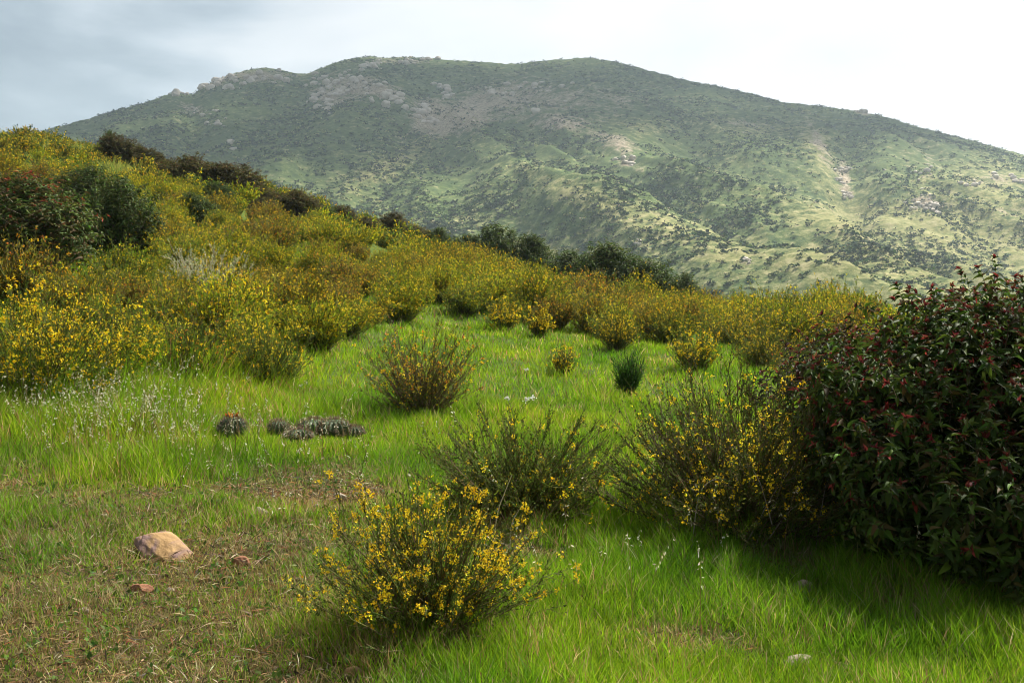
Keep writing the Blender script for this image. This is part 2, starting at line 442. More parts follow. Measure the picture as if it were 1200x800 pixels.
def broom(seed, W, H, nst, sub, nleaf, nfl, leaf=(.018, .006), fl=.022, lean=62, ftmin=.45, leafc=LGREEN, flc=YEL, stc=SGREEN, rad=.0028, tol=.25, twig=.3, clus=1):
    rng = np.random.default_rng(seed)
    az = rng.uniform(0, 2 * math.pi, nst)
    ln = np.radians(lean) * np.sqrt(rng.uniform(0.0, 1, nst)) * (1 + .12 * rng.normal(size=nst))
    ln = np.clip(ln, 0, 1.45)
    d = np.stack([np.sin(ln) * np.cos(az), np.sin(ln) * np.sin(az), np.cos(ln)], -1)
    L = 1 / np.sqrt((np.sin(ln) / (W / 2)) ** 2 + (np.cos(ln) / H) ** 2) * (1 - tol * rng.uniform(0, 1, nst) ** 1.5) * (1 + .05 * rng.normal(size=nst))
    # lumpy outline
    L = L * (1 + .16 * np.sin(az * 2 + seed) * np.sin(ln * 2) + .10 * np.sin(az * 5 + seed * 2.1))
    base = rng.normal(size=(nst, 3)) * np.array([.055 * W, .055 * W, 0])
    K = 6; t = np.linspace(0, 1, K)
    P = base[:, None, :] + d[:, None, :] * (L[:, None] * t)[:, :, None]
    P[:, :, 2] += (.16 * L * np.sin(ln))[:, None] * (t * t - t)[None] * 1.2
    wig = np.cumsum(rng.normal(size=(nst, K, 3)) * (.032 * L)[:, None, None], axis=1) * t[None, :, None]
    P = P + wig
    R = rad * (1.25 - t[None]) * rng.uniform(.7, 1.4, (nst, 1)) * (1 + .6 * (L / H)[:, None] * 0)
    stems = [tubes(P, R, 3, pick(rng, nst, stc, .2))]
    # side shoots
    nc = nst * sub
    par = np.repeat(np.arange(nst), sub)
    tt = rng.uniform(.28, .92, nc)
    p0, tg = along(P, par, tt)
    dd = unit(tg + rng.normal(size=(nc, 3)) * .38 + np.array([0, 0, .28]))
    cl = L[par] * rng.uniform(.12, twig, nc) * (1.15 - tt * .6)
    K2 = 4; t2 = np.linspace(0, 1, K2)
    Q = p0[:, None, :] + dd[:, None, :] * (cl[:, None] * t2)[:, :, None] + np.cumsum(rng.normal(size=(nc, K2, 3)) * (.05 * cl)[:, None, None], axis=1) * t2[None, :, None]
    stems.append(tubes(Q, rad * .62 * (1.2 - t2[None]) * np.ones((nc, 1)), 3, pick(rng, nc, stc, .2)))
    # leaves
    nl = nleaf // 2
    i1 = rng.integers(0, nst, nl); a1, g1 = along(P, i1, rng.uniform(.22, 1, nl))
    i2 = rng.integers(0, nc, nleaf - nl); a2, g2 = along(Q, i2, rng.uniform(.05, 1, nleaf - nl))
    a = np.concatenate([a1, a2]); g = np.concatenate([g1, g2])
    dl = unit(g * .9 + rng.normal(size=g.shape) * .55)
    S = np.stack([leaf[1] * rng.uniform(.7, 1.4, nleaf), leaf[0] * rng.uniform(.6, 1.4, nleaf), np.full(nleaf, leaf[0])], -1)
    leaves = [scatter(*DIAMOND, frames(dl, rng), a + rng.normal(size=a.shape) * .004, S, pick(rng, nleaf, leafc, .25))]
    # flower clusters near the tips
    fls = []
    nf1 = nfl // 2
    i1 = rng.integers(0, nst, nf1); f1, _ = along(P, i1, 1 - (1 - ftmin) * rng.uniform(0, 1, nf1) ** 1.3)
    i2 = rng.integers(0, nc, nfl - nf1); f2, _ = along(Q, i2, rng.uniform(.3, 1, nfl - nf1))
    f = np.concatenate([f1, f2])
    keep = f[:, 2] > H * .18 * rng.uniform(.2, 2.2, len(f))
    f = f[keep]
    if clus > 1: f = np.repeat(f, clus, axis=0); f = f + rng.normal(size=f.shape) * fl * np.array([.55, .55, .8])
    which = rng.integers(0, 5, len(f))
    for k in range(5):
        q = f[which == k]
        if len(q) == 0: continue
        fls.append(scatter(*FLOWERS[k], frames(rng.normal(size=q.shape), rng), q, fl * rng.uniform(.55, 1.25, len(q)), pick(rng, len(q), flc, .14)))
    # a few whorls share a stem: small clumps beside the first ones
    return stems, leaves, fls

def shrub_meshes(name, data, mats=None):
    s, l, f = data
    return [('branchwork', make_mesh(name + '_branchwork', s, M_STEM)), ('foliage', make_mesh(name + '_foliage', l, M_LEAF)),
            ('bloom', make_mesh(name + '_bloom', f, M_PETAL))]

def place(name, meshes, x, y, label, cat, group=None, rz=0., s=1., dz=-.02, sz=None):
    e = bpy.data.objects.new(name, None); e.empty_display_size = .2
    e.location = (x, y, float(gz(x, y)) + dz); e.rotation_euler = (0, 0, rz); e.scale = (s, s, sz or s)
    COL.objects.link(e); tag(e, label, cat, group)
    for n, me in meshes: link(n, me, e)
    return e

# hero shrubs: px, base row, height px, width px, then look
HEROES = []
LBR_ = [(.18, .24, .02), (.15, .21, .018)]
LOLV_ = [(.13, .13, .022), (.11, .09, .02)]
def hero(seed, px, py, hpx, wpx, label, nst=130, sub=5, nleaf=5200, nfl=900, rz=0, **kw):
    x, y = hit(px, py); k = y / F
    kw.setdefault('tol', .42); HEROES.append((x, y, wpx * k * .5))
    data = broom(seed, wpx * k, hpx * k, nst, sub, nleaf, nfl, **kw)
    e = place('flowering_shrub', shrub_meshes('flowering_shrub', data), x, y, label, 'shrub', 'yellow flowering broom shrubs in the meadow', rz)
    return e, x, y
hero(101, 500, 738, 186, 296, 'bright yellow flowering twiggy shrub, nearest to the viewer at the bottom of the meadow', nst=260, sub=7, nleaf=15000, nfl=620, leaf=(.018, .006), fl=.0155, clus=6,
     lean=66, leafc=LDARK[:3] + LGREEN, stc=SGREEN + SBROWN[2:3], ftmin=.74, rad=.0034, twig=.26, tol=.2)
hero(102, 612, 604, 140, 255, 'thin green shrub with few yellow flowers and open twigs, behind the front yellow shrub', nst=300, sub=9, nleaf=46000, nfl=330, leaf=(.021, .008), fl=.02, clus=3,
     lean=80, leafc=LGREEN + LOLV_ + LDARK[:2], stc=SGREEN + SBROWN[2:3], ftmin=.3, rad=.004, tol=.45, twig=.4)
hero(103, 494, 486, 112, 168, 'reddish brown twiggy shrub with orange flowers standing alone mid meadow', nst=250, sub=6, nleaf=12000, nfl=820, leaf=(.026, .009), fl=.034,
     lean=58, leafc=LBROWN[:1] + LOLV_ + LGREEN[:2], flc=ORA[:2] + YEL[:3], stc=SBROWN[2:] + SGREEN[2:], ftmin=.45, rad=.0042)
hero(104, 868, 626, 205, 345, 'broad brownish shrub with scattered yellow flowers and grey dead stems, against the dark sumac', nst=460, sub=9, nleaf=60000, nfl=950, leaf=(.02, .008), fl=.021, clus=3,
     lean=72, leafc=LGREEN[:2] + LDARK + LOLV_ + LBROWN[:1], stc=SBROWN[2:] + SGREEN, ftmin=.55, rad=.0042, tol=.35)
hero(105, 660, 440, 38, 46, 'small sparse yellow shrub alone on the grass, left of the dark green tuft', nst=90, sub=4, nleaf=1800, nfl=190, leaf=(.035, .010), fl=.042, lean=42, rad=.006, leafc=LGREEN + LBROWN[:1])
hero(106, 815, 434, 66, 84, 'fan shaped yellow shrub standing forward of the shrub line, right of the dark green tuft', nst=150, sub=5, nleaf=4200, nfl=560, leaf=(.035, .010), fl=.044, lean=50, rad=.006)
hero(107, 632, 394, 42, 40, 'small round golden shrub at the back edge of the meadow', nst=110, sub=4, nleaf=2400, nfl=420, leaf=(.045, .014), fl=.06, lean=46, rad=.008)
hero(108, 590, 388, 44, 58, 'golden shrub with dark foot directly left of the small round golden one', nst=140, sub=4, nleaf=3000, nfl=520, leaf=(.045, .014), fl=.06, lean=46, rad=.008)
hero(109, 380, 404, 50, 56, 'dark footed shrub with golden top at the left back corner of the meadow', nst=150, sub=5, nleaf=3500, nfl=480, leaf=(.03, .010), fl=.045, lean=55, rad=.006, leafc=LDARK + LBROWN)
hero(110, 40, 474, 172, 225, 'big dense yellow flowering shrub with dark foot at the left edge of the photo', nst=330, sub=7, nleaf=15000, nfl=1500, clus=2, leaf=(.032, .011), fl=.036, lean=66, rad=.005, leafc=LGREEN + LBR_)
hero(111, 138, 464, 138, 150, 'leafy yellow flowering shrub just right of the big one at the left edge', nst=260, sub=7, nleaf=12000, nfl=800, clus=2, leaf=(.032, .011), fl=.035, lean=60, rad=.005, leafc=LGREEN + LBR_)
hero(112, 225, 452, 110, 120, 'mixed orange and yellow shrub on the meadow edge below the grey bush', nst=240, sub=6, nleaf=9000, nfl=760, leaf=(.032, .011), fl=.034, lean=58, rad=.005, leafc=LGREEN + LBROWN[:2], flc=YEL + ORA[:2])
hero(113, 310, 455, 92, 116, 'pale green and yellow shrub reaching farthest into the meadow from the left slope', nst=240, sub=6, nleaf=9000, nfl=720, leaf=(.032, .010), fl=.033, lean=58, rad=.005, leafc=LGREEN)
hero(114, 955, 470, 100, 125, 'rusty orange tinged shrub rising behind the left flank of the dark sumac', nst=260, sub=6, nleaf=9500, nfl=560, leaf=(.026, .009), fl=.03, lean=56, rad=.004, leafc=LBROWN + LDARK, flc=YEL + ORA)

hero(115, 893, 432, 78, 92, 'golden shrub at the right back corner of the meadow, just left of the rusty one', nst=190, sub=6, nleaf=6000, nfl=800, leaf=(.035, .010), fl=.036, lean=54, rad=.005, leafc=LGREEN + LOLV_)
hero(116, 860, 408, 56, 90, 'low golden shrub behind the fan shaped one at the back of the meadow', nst=170, sub=5, nleaf=5000, nfl=700, leaf=(.04, .012), fl=.045, lean=54, rad=.006, leafc=LGREEN + LOLV_)
hero(117, 722, 410, 56, 70, 'golden shrub bulging forward from the middle of the back row', nst=170, sub=5, nleaf=5000, nfl=650, leaf=(.04, .012), fl=.045, lean=50, rad=.006, leafc=LGREEN + LOLV_)
# upright dark green tuft
x, y = hit(738, 462); rng = np.random.default_rng(55)
k = y / F
st, lv, fl_ = broom(120, 44 * k, 56 * k, 130, 3, 1500, 0, leaf=(.09, .011), lean=34, tol=.5, leafc=[(.05, .14, .016), (.07, .17, .02), (.09, .18, .022)], stc=[(.03, .06, .018), (.05, .08, .02)], rad=.007)
e = place('green_shrub', [('branchwork', make_mesh('tuft_branchwork', st, M_STEM)), ('foliage', make_mesh('tuft_foliage', lv, M_LEAF))], x, y,
      'small dark green upright shrub without flowers in the open grass', 'shrub')

# ------------------------------------------------------------------ leafy shrubs (sumac and others)
def leafy(seed, W, D, H, nshoot, per, ll, lw, pal, tip=None, ntip=0, lobes=None, nbranch=30, stc=SBROWN, rad=.012, shoot=.26, inner=.55, low=.02, up=.55, flat=.0):
    """shoots end on (and inside) a union of ellipsoid lobes; leaves in drooping whorls on each shoot"""
    rng = np.random.default_rng(seed)
    lobes = lobes or [(0, 0, .5, .5, .5, .5)]
    lob = np.array([(a * W, b * D, c * H, p * W, q * D, r * H) for a, b, c, p, q, r in lobes])
    wt = (lob[:, 3] * lob[:, 4] * lob[:, 5]) ** .67; wt /= wt.sum()
    li = rng.choice(len(lob), nshoot, p=wt)
    d = unit(rng.normal(size=(nshoot, 3)))
    r = 1 - inner * rng.uniform(0, 1, nshoot) ** 2.2
    pos = lob[li, :3] + d * lob[li, 3:] * (r * (1 + .10 * rng.normal(size=nshoot)))[:, None]
    pos[:, 2] = np.maximum(pos[:, 2], low * H + rng.uniform(0, .1, nshoot) * H)
    out = unit(d / lob[li, 3:] * lob[li, 3:].mean(1, keepdims=True))
    dirs = unit(out * .75 + np.array([0, 0, up]) + rng.normal(size=d.shape) * .3)
    K = 4; t = np.linspace(0, 1, K)
    sl = shoot * rng.uniform(.6, 1.3, nshoot)
    P = pos[:, None, :] + dirs[:, None, :] * (sl[:, None] * (t - .6))[:, :, None]
    P = P + np.cumsum(rng.normal(size=P.shape) * (.05 * sl)[:, None, None], axis=1)
    stems = [tubes(P, rad * .22 * (1.2 - t[None]) * np.ones((nshoot, 1)), 3, pick(rng, nshoot, stc, .2))]
    # branches from the foot towards shoots
    nb = min(nbranch, nshoot); bi = rng.choice(nshoot, nb, replace=False)
    Kb = 7; tb = np.linspace(0, 1, Kb)
    foot = rng.normal(size=(nb, 3)) * np.array([.06 * W, .06 * D, 0])
    B = foot[:, None] * (1 - tb)[None, :, None] + P[bi, 0][:, None] * tb[None, :, None]
    B = B + np.cumsum(rng.normal(size=B.shape) * .025 * H, axis=1) * (tb * (1 - tb) * 4)[None, :, None]
    stems.append(tubes(B, rad * (1.15 - tb[None]) * rng.uniform(.6, 1.3, (nb, 1)), 5, pick(rng, nb, stc, .2)))
    # leaves
    n = nshoot * per
    si = np.repeat(np.arange(nshoot), per); tt = np.tile(np.linspace(.12, .98, per), nshoot) + rng.normal(size=n) * .03
    a, g = along(P, si, np.clip(tt, 0, .99))
    ang = np.tile(np.arange(per) * 2.4, nshoot) + np.repeat(rng.uniform(0, 6.28, nshoot), per)
    ref = unit(np.cross(g, rng.normal(size=g.shape))); 
    ex = unit(np.cross(g, np.array([.3, .2, 1.]))); ey = np.cross(g, ex)
    rad_ = np.cos(ang)[:, None] * ex + np.sin(ang)[:, None] * ey
    dl = unit(rad_ + g * (.15 + .75 * np.clip(tt, 0, 1) ** 2)[:, None] + np.array([0, 0, .12]) + rng.normal(size=g.shape) * .12)
    sz = rng.uniform(.55, 1.35, n) * (1.1 - .45 * np.clip(tt, 0, 1) ** 3)
    S = np.stack([lw * sz, ll * sz, ll * sz], -1)
    leaves = [scatter(*LANCE, frames(dl, rng, g * 1.2 + np.array([0, 0, .8]), .25), a, S, pick(rng, n, pal, .25))]
    tips = []
    if tip:
        pw = np.clip(pos[:, 2] / H, .05, 1) ** 3.6; ti = rng.choice(nshoot, int(ntip * nshoot), replace=False, p=pw / pw.sum())
        m = 5; si = np.repeat(ti, m)
        a, g = along(P, si, np.full(len(si), .97))
        dl = unit(g + rng.normal(size=g.shape) * .45); sz = rng.uniform(.35, .75, len(si))
        tips = [scatter(*LANCE, frames(dl, rng, g, .4), a, np.stack([lw * sz, ll * sz, ll * sz], -1), pick(rng, len(si), tip, .25))]
    return stems, leaves, tips

def leafy_meshes(name, data, leafmat=None, third='young_foliage'):
    s, l, t = data
    r = [('branchwork', make_mesh(name + '_branchwork', s, M_STEM)), ('foliage', make_mesh(name + '_foliage', l, leafmat or M_SUMAC))]
    if t: r.append((third, make_mesh(name + '_' + third, t, leafmat or M_SUMAC)))
    return r

SUM = [(.055, .10, .011), (.038, .075, .01), (.08, .13, .014), (.05, .07, .011), (.027, .046, .01), (.07, .05, .014), (.06, .09, .014), (.05, .085, .012)]
SUMD = [(.035, .055, .013), (.05, .05, .018), (.07, .028, .018), (.028, .045, .012), (.06, .035, .018), (.045, .07, .016)]
RED = [(.22, .03, .03), (.15, .025, .02), (.28, .05, .04), (.11, .03, .02), (.16, .07, .03)]
# big sumac on the right (main body), and its darker left flank
def sumac():
    x, y = hit(1195, 690)
    x += .32; y += .72
    d = leafy(501, 3.0, 2.4, 1.62, 3400, 12, .053, .026, SUM, RED, .6,
              lobes=[(-.05, -.03, .56, .34, .36, .40), (-.23, -.12, .30, .19, .28, .27), (.22, .0, .58, .32, .38, .42), (-.12, -.25, .25, .26, .26, .26), (.15, -.25, .28, .3, .26, .28), (-.04, .05, .80, .17, .2, .17), (-.26, .05, .50, .13, .2, .22)],
              nbranch=90, rad=.012, shoot=.2, inner=.75)
    place('sumac_bush', leafy_meshes('sumac', d), x, y, 'large dark sumac bush with red young shoots filling the right edge', 'bush')
    x2, y2 = hit(985, 600); 
    d = leafy(502, 1.5, 1.3, 1.30, 900, 11, .046, .019, SUMD, RED, .3,
              lobes=[(0, 0, .52, .42, .45, .42), (.15, -.1, .28, .4, .4, .3), (.12, .1, .78, .28, .28, .22)], nbranch=50, rad=.009, shoot=.2, inner=.8)
    place('sumac_bush', leafy_meshes('sumac_low', d), x2 + .12, y2 + .3, 'lower small leaved dark reddish bush between the yellow broom and the large sumac', 'bush')
sumac()

# dark leafy shrubs of the hillside and its crest
DKG = [(.05, .085, .017), (.068, .11, .02), (.085, .115, .022), (.038, .065, .014), (.10, .13, .026)]
DKB = [(.09, .07, .02), (.075, .08, .02), (.115, .08, .028), (.06, .06, .018), (.10, .10, .026)]
OLV = [(.05, .075, .022), (.07, .09, .028), (.035, .06, .018)]
three = [(0, 0, .5, .36, .4, .46), (-.28, 0, .4, .22, .3, .36), (.27, .05, .36, .23, .3, .34), (.05, .1, .78, .18, .2, .2)]
LP = {}
LEAFY = []
for nm, pal, tip, sd in (('dark', DKG, None, 601), ('brown', DKB, [(.10, .05, .03), (.13, .06, .04)], 602), ('red', DKG + DKB[:1] + [(.10, .06, .02)], [(.28, .05, .03), (.3, .12, .03)], 603), ('olive', OLV, None, 604),
                         ('dark2', DKG, None, 605), ('brown2', DKB, [(.10, .05, .03)], 606)):
    LP[nm] = leafy_meshes('leafy_' + nm, leafy(sd, 1, 1, 1, 800, 9, .045, .02, pal, tip, .14 if tip else 0, lobes=three, nbranch=45, rad=.010, shoot=.15, inner=.85, low=.03), third='young_foliage')
def leafy_at(px, py, wpx, hpx, kind, label, group, name='leafy_shrub', Y=None, dz=-.05):
    if Y is None: x, y = hit(px, py)
    else: y = Y; x = (px - 600) / F * Y
    k = y / F; w = wpx * k; h = hpx * k * (.86 if kind.startswith('brown') else 1)
    z = float(gz(x, y)) + dz
    if Y is not None:
        z = min(z, 1.6 + (HOR - py) / F * Y) if True else z
        h = 1.6 + (HOR - (py - hpx)) / F * Y - z
    e = bpy.data.objects.new(name, None); e.location = (x, y, z); e.rotation_euler = (0, 0, random.uniform(0, 6.28)); 
    e.scale = (w, w, h); LEAFY.append((x, y, w * .42))
    COL.objects.link(e); tag(e, label, 'shrub', group)
    for n, me in LP[kind]: link(n, me, e)
    return e
G1, G2, G3 = 'dark leafy shrubs on the upper left slope', 'brown shrubs along the hill crest', 'dark green shrubs beyond the crest'
leafy_at(45, 324, 165, 122, 'red', 'large dark green shrub with red leaf tips at the left edge, above the yellow shrubs', G1)
leafy_at(138, 302, 112, 100, 'dark', 'rounded dark green shrub right of the red tipped one on the left slope', G1)
leafy_at(20, 262, 120, 62, 'red', 'rust flecked shrub behind the large red tipped one at the left edge', G1)
leafy_at(100, 252, 100, 60, 'dark2', 'dark bushy shrub uphill of the rounded dark green one on the left slope', G1)
leafy_at(228, 268, 60, 44, 'dark2', 'low dark green shrub below the brown shrubs of the crest', G1)
leafy_at(140, 192, 62, 40, 'brown', 'dark brown shrub near the hilltop with an upright green sprig beside it', G2)
leafy_at(128, 180, 22, 34, 'dark', 'narrow upright dark shrub sticking up from the left hilltop', G2)
leafy_at(170, 186, 50, 26, 'brown2', 'low brown shrub sloping down from the left hilltop', G2)
leafy_at(222, 222, 84, 48, 'brown', 'broad dark brown shrub, higher of the pair on the crest', G2)
leafy_at(272, 228, 86, 44, 'brown2', 'broad dark brown shrub, lower of the pair on the crest', G2)
leafy_at(348, 252, 62, 36, 'brown', 'rounded reddish brown shrub on the crest with green shrubs round it', G2)
leafy_at(310, 250, 40, 24, 'brown2', 'small brown shrub left of the rounded reddish brown one', G2)
leafy_at(402, 262, 36, 26, 'brown2', 'small brown shrub halfway down the crest line', G2)
leafy_at(458, 272, 46, 30, 'brown', 'dull brown shrub on the crest below the small one', G2)
leafy_at(515, 286, 34, 26, 'dark2', 'small dark shrub on the crest, lowest before the big green group', G2)
leafy_at(583, 314, 74, 52, 'dark', 'dark green shrub emerging behind the yellow crest', G3, Y=58)
leafy_at(622, 322, 62, 48, 'dark2', 'dark green shrub right behind the end of the yellow slope', G3, Y=58)
leafy_at(664, 354, 84, 62, 'dark', 'dark green rounded shrub at the left end of the group behind the yellow row', G3, Y=50)
leafy_at(712, 358, 100, 74, 'dark2', 'tallest dark green shrub in the middle of the group behind the yellow row', G3, Y=48)
leafy_at(762, 360, 80, 58, 'dark', 'dark green shrub with ragged top right of the tallest one', G3, Y=48)
leafy_at(800, 360, 56, 40, 'dark2', 'smallest dark green shrub at the right end of the group', G3, Y=48)
for a_, b_, w_, h_, k_, lab_ in [(195, 208, 52, 26, 'brown', 'dark brown shrub joining the hilltop shrubs to the pair on the crest'), (250, 238, 60, 26, 'dark2', 'low dark green shrub at the foot of the crest pair'),
        (308, 238, 46, 24, 'brown', 'brown shrub filling the crest between the pair and the rounded reddish one'), (378, 258, 40, 20, 'dark', 'low green shrub right of the rounded reddish brown one'),
        (430, 270, 36, 20, 'brown2', 'flat brown shrub between two crest shrubs halfway down'), (487, 280, 40, 22, 'brown', 'flat dull shrub on the lower crest line'), (545, 298, 50, 24, 'dark', 'dark green shrub just uphill of the first big green group'),
        (688, 354, 70, 56, 'dark2', 'dark green shrub between the left end and the tallest of the group'), (738, 356, 64, 58, 'dark', 'dark green shrub tucked right beside the tallest of the group'), (640, 330, 40, 24, 'dark2', 'dark green shrub low behind the end of the yellow slope')]:
    leafy_at(a_, b_, w_, h_, k_, lab_, G2 if a_ < 540 else G3, Y=58 if 540 < a_ < 660 else (49 if a_ >= 660 else None))
leafy_at(60, 160, 30, 12, 'olive', 'low olive shrub on the left skyline', G2)
leafy_at(10, 156, 26, 9, 'dark', 'dark low shrub at the far left skyline', G2)
leafy_at(420, 300, 30, 14, 'olive', 'pale olive shrub among the yellow cover of the hillside', G1)

# ------------------------------------------------------------------ shrub cover of the hillside
LOLV = [(.20, .19, .018), (.24, .19, .02), (.16, .165, .018), (.20, .155, .02)]
SOLV = [(.10, .12, .025), (.12, .11, .03), (.09, .10, .02)]
LBRIGHT = [(.20, .26, .014), (.25, .28, .016), (.15, .21, .013), (.29, .28, .018)]
PROTO = []
for q, (lc, fc, sc_, nf) in enumerate([(LBRIGHT, YEL, SOLV, 420), (LBRIGHT, YEL + ORA[:1], SOLV, 380), (LOLV, ORA[:1] + YEL, SOLV, 400),
                                      (LGREEN + LBRIGHT, YEL, SOLV, 260), (LBRIGHT, YEL, SOLV, 520), (LOLV + LBROWN[:1], ORA + YEL[:3], SOLV, 340)]):
    PROTO.append(shrub_meshes('slope_shrub', broom(200 + q, 1.35, .85, 210, 6, 5200, int(nf * 1.9), leaf=(.06, .014), fl=.034, lean=50, rad=.006, leafc=lc, flc=fc, stc=sc_, ftmin=.6, tol=.35)))
LABELS = {
    ('edge', 0): 'golden yellow flowering shrub in the row along the back edge of the green meadow',
    ('edge', 1): 'rusty orange tinged flowering shrub in the row along the back edge of the green meadow',
    ('left', 0): 'yellow flowering shrub packed into the shrub cover on the lower left slope',
    ('left', 1): 'orange tinged flowering shrub packed into the shrub cover on the lower left slope',
    ('mid', 0): 'yellow flowering shrub in the dense cover in the middle of the hillside',
    ('mid', 1): 'orange tinged flowering shrub in the dense cover in the middle of the hillside',
}
def scatter_slope():
    rng = np.random.default_rng(300)
    M = 60000
    Y = np.sqrt(rng.uniform(9.5 ** 2, 66 ** 2, M)); U = rng.uniform(-.72, .62, M)
    X = U * Y
    px, py = proj(X, Y)
    ok = py < boundary(px) - 6
    ok &= ~((px > 880) & (Y < 14))
    # clearings of grass on the slope
    ok &= fbm(X / 4, Y / 6, 61, 3) < .48
    for lx, ly, lr in LEAFY + [(*hit(245, 352), .5)]:
        dirx, diry = lx / math.hypot(lx, ly), ly / math.hypot(lx, ly)
        al = (X - lx) * dirx + (Y - ly) * diry; ac = (X - lx) * diry - (Y - ly) * dirx
        ok &= ~((np.abs(ac) < lr * .85) & (al < lr) & (al > -(lr + 1.2 + .05 * ly)))
    X, Y, px, py = X[ok], Y[ok], px[ok], py[ok]
    cell = {}; pts = []
    for i in range(len(X)):
        d = .84 + .006 * Y[i] + .38 * max(0., float(perlin(X[i] / 3.1, Y[i] / 3.1, 72)))
        cx, cy = int(X[i] // 1.3), int(Y[i] // 1.3); good = True
        for a in (-1, 0, 1):
            for b in (-1, 0, 1):
                for (qx, qy) in cell.get((cx + a, cy + b), ()):
                    if (qx - X[i]) ** 2 + (qy - Y[i]) ** 2 < d * d: good = False; break
                if not good: break
            if not good: break
        if good:
            cell.setdefault((cx, cy), []).append((X[i], Y[i])); pts.append(i)
    X, Y, px = X[pts], Y[pts], px[pts]
    o = np.argsort(Y - (px > 520) * 6.0)
    return X[o], Y[o], px[o]
SX, SY, SPX = scatter_slope()
rng = np.random.default_rng(301)
vis = (SPX > -40) & (SPX < 1010)
near_idx = np.nonzero(vis)[0][:285]
is_near = np.zeros(len(SX), bool); is_near[near_idx] = True
def tint(x, y):
    return 1 if perlin(x / 4.5, y / 4.5, 70) > .12 else 0
for i in near_idx:
    x, y = SX[i], SY[i]; v = tint(x, y)
    zone = 'edge' if SPX[i] > 470 else ('left' if SY[i] < 19 else 'mid')
    pr = PROTO[rng.choice([2, 5])] if v else PROTO[rng.choice([0, 1, 3, 4])]
    s = rng.uniform(.7, 1.15) * (1.15 + .5 * float(perlin(x / 3.1, y / 3.1, 73))) * (1.2 if zone == 'edge' else 1.0)
    place('flowering_shrub', pr, x, y, LABELS[(zone, v)], 'shrub', {'edge': 'flowering shrubs along the back edge of the meadow', 'left': 'flowering shrubs on the lower left slope',
          'mid': 'flowering shrubs in the middle of the hillside'}[zone], rng.uniform(0, 6.28), s, -.03, s * rng.uniform(.85, 1.15))
print('slope shrubs', len(SX), 'near', len(near_idx), 'farthest near', SY[near_idx].max())

def far_cover():
    rng = np.random.default_rng(302)
    idx = np.nonzero(~is_near)[0]
    leafs, blooms = [], []
    # four light shrubs, copied into one mesh
    protos = [broom(400 + q, 1.35, .85, 60, 3, 1100, 180, leaf=(.12, .035), fl=.06, lean=54, rad=.012, leafc=lc, flc=fc, stc=SGREEN, ftmin=.5)
              for q, (lc, fc) in enumerate([(LBRIGHT, YEL), (LGREEN + LOLV[:1], YEL + ORA[:1]), (LDARK + LGREEN, YEL), (LOLV + LDARK, ORA[:1] + YEL)])]
    parts = []
    for q, (s, l, f) in enumerate(protos):
        V = []; Fc = []; C = []; off = 0
        for (v, fa, c) in [s[0]] + l + f:
            V.append(v); Fc.append(np.asarray(fa) + off); off += len(v)
            C.append(c if np.ndim(c) == 2 else np.broadcast_to(c, (len(v), 3)))
        V = np.concatenate(V); Fc = np.concatenate(Fc); C = np.concatenate(C)
        sel = [i for i in idx if (tint(SX[i], SY[i]) and q == 3) or (not tint(SX[i], SY[i]) and i % 3 == q)]
        if not sel: continue
        sel = np.array(sel); n = len(sel)
        a = rng.uniform(0, 6.28, n); sca = rng.uniform(.75, 1.2, n) * (.95 + .4 * perlin(SX[sel] / 3.5, SY[sel] / 3.5, 73))
        ca, sa = np.cos(a), np.sin(a)
        x = (V[None, :, 0] * ca[:, None] - V[None, :, 1] * sa[:, None]) * sca[:, None] + SX[sel][:, None]
        yv = (V[None, :, 0] * sa[:, None] + V[None, :, 1] * ca[:, None]) * sca[:, None] + SY[sel][:, None]
        z = V[None, :, 2] * (sca * rng.uniform(.85, 1.15, n))[:, None] + (gz(SX[sel], SY[sel]) - .03)[:, None]
        VV = np.stack([x, yv, z], -1).reshape(-1, 3)
        FF = (Fc[None] + (np.arange(n) * len(V))[:, None, None]).reshape(-1, 4)
        parts.append((VV, FF, np.tile(C, (n, 1)) * np.repeat(rng.uniform(.8, 1.2, n), len(V))[:, None]))
    o = link('shrub_cover', make_mesh('shrub_cover', parts, M_LEAF))
    tag(o, 'unbroken yellow and green shrub cover over the upper hillside and its crest', 'shrubs', kind='stuff')
far_cover()

# pale grey bush in the yellow cover
x, y = hit(245, 352); k = y / F
GREY = [(.52, .50, .26), (.42, .43, .22), (.60, .57, .34), (.33, .37, .15)]
s, l, f = broom(700, 110 * k, 66 * k, 150, 6, 15000, 420, leaf=(.045, .011), fl=.04, lean=66, leafc=GREY, flc=[(.6, .57, .36), (.5, .5, .3)], stc=[(.36, .33, .25), (.45, .42, .34)], rad=.006)
place('grey_shrub', [('branchwork', make_mesh('grey_branchwork', s, M_STEM)), ('foliage', make_mesh('grey_foliage', l, M_LEAF)), ('bloom', make_mesh('grey_bloom', f, M_PETAL))], x, y,
      'pale grey half dry shrub standing out in the yellow cover', 'shrub')
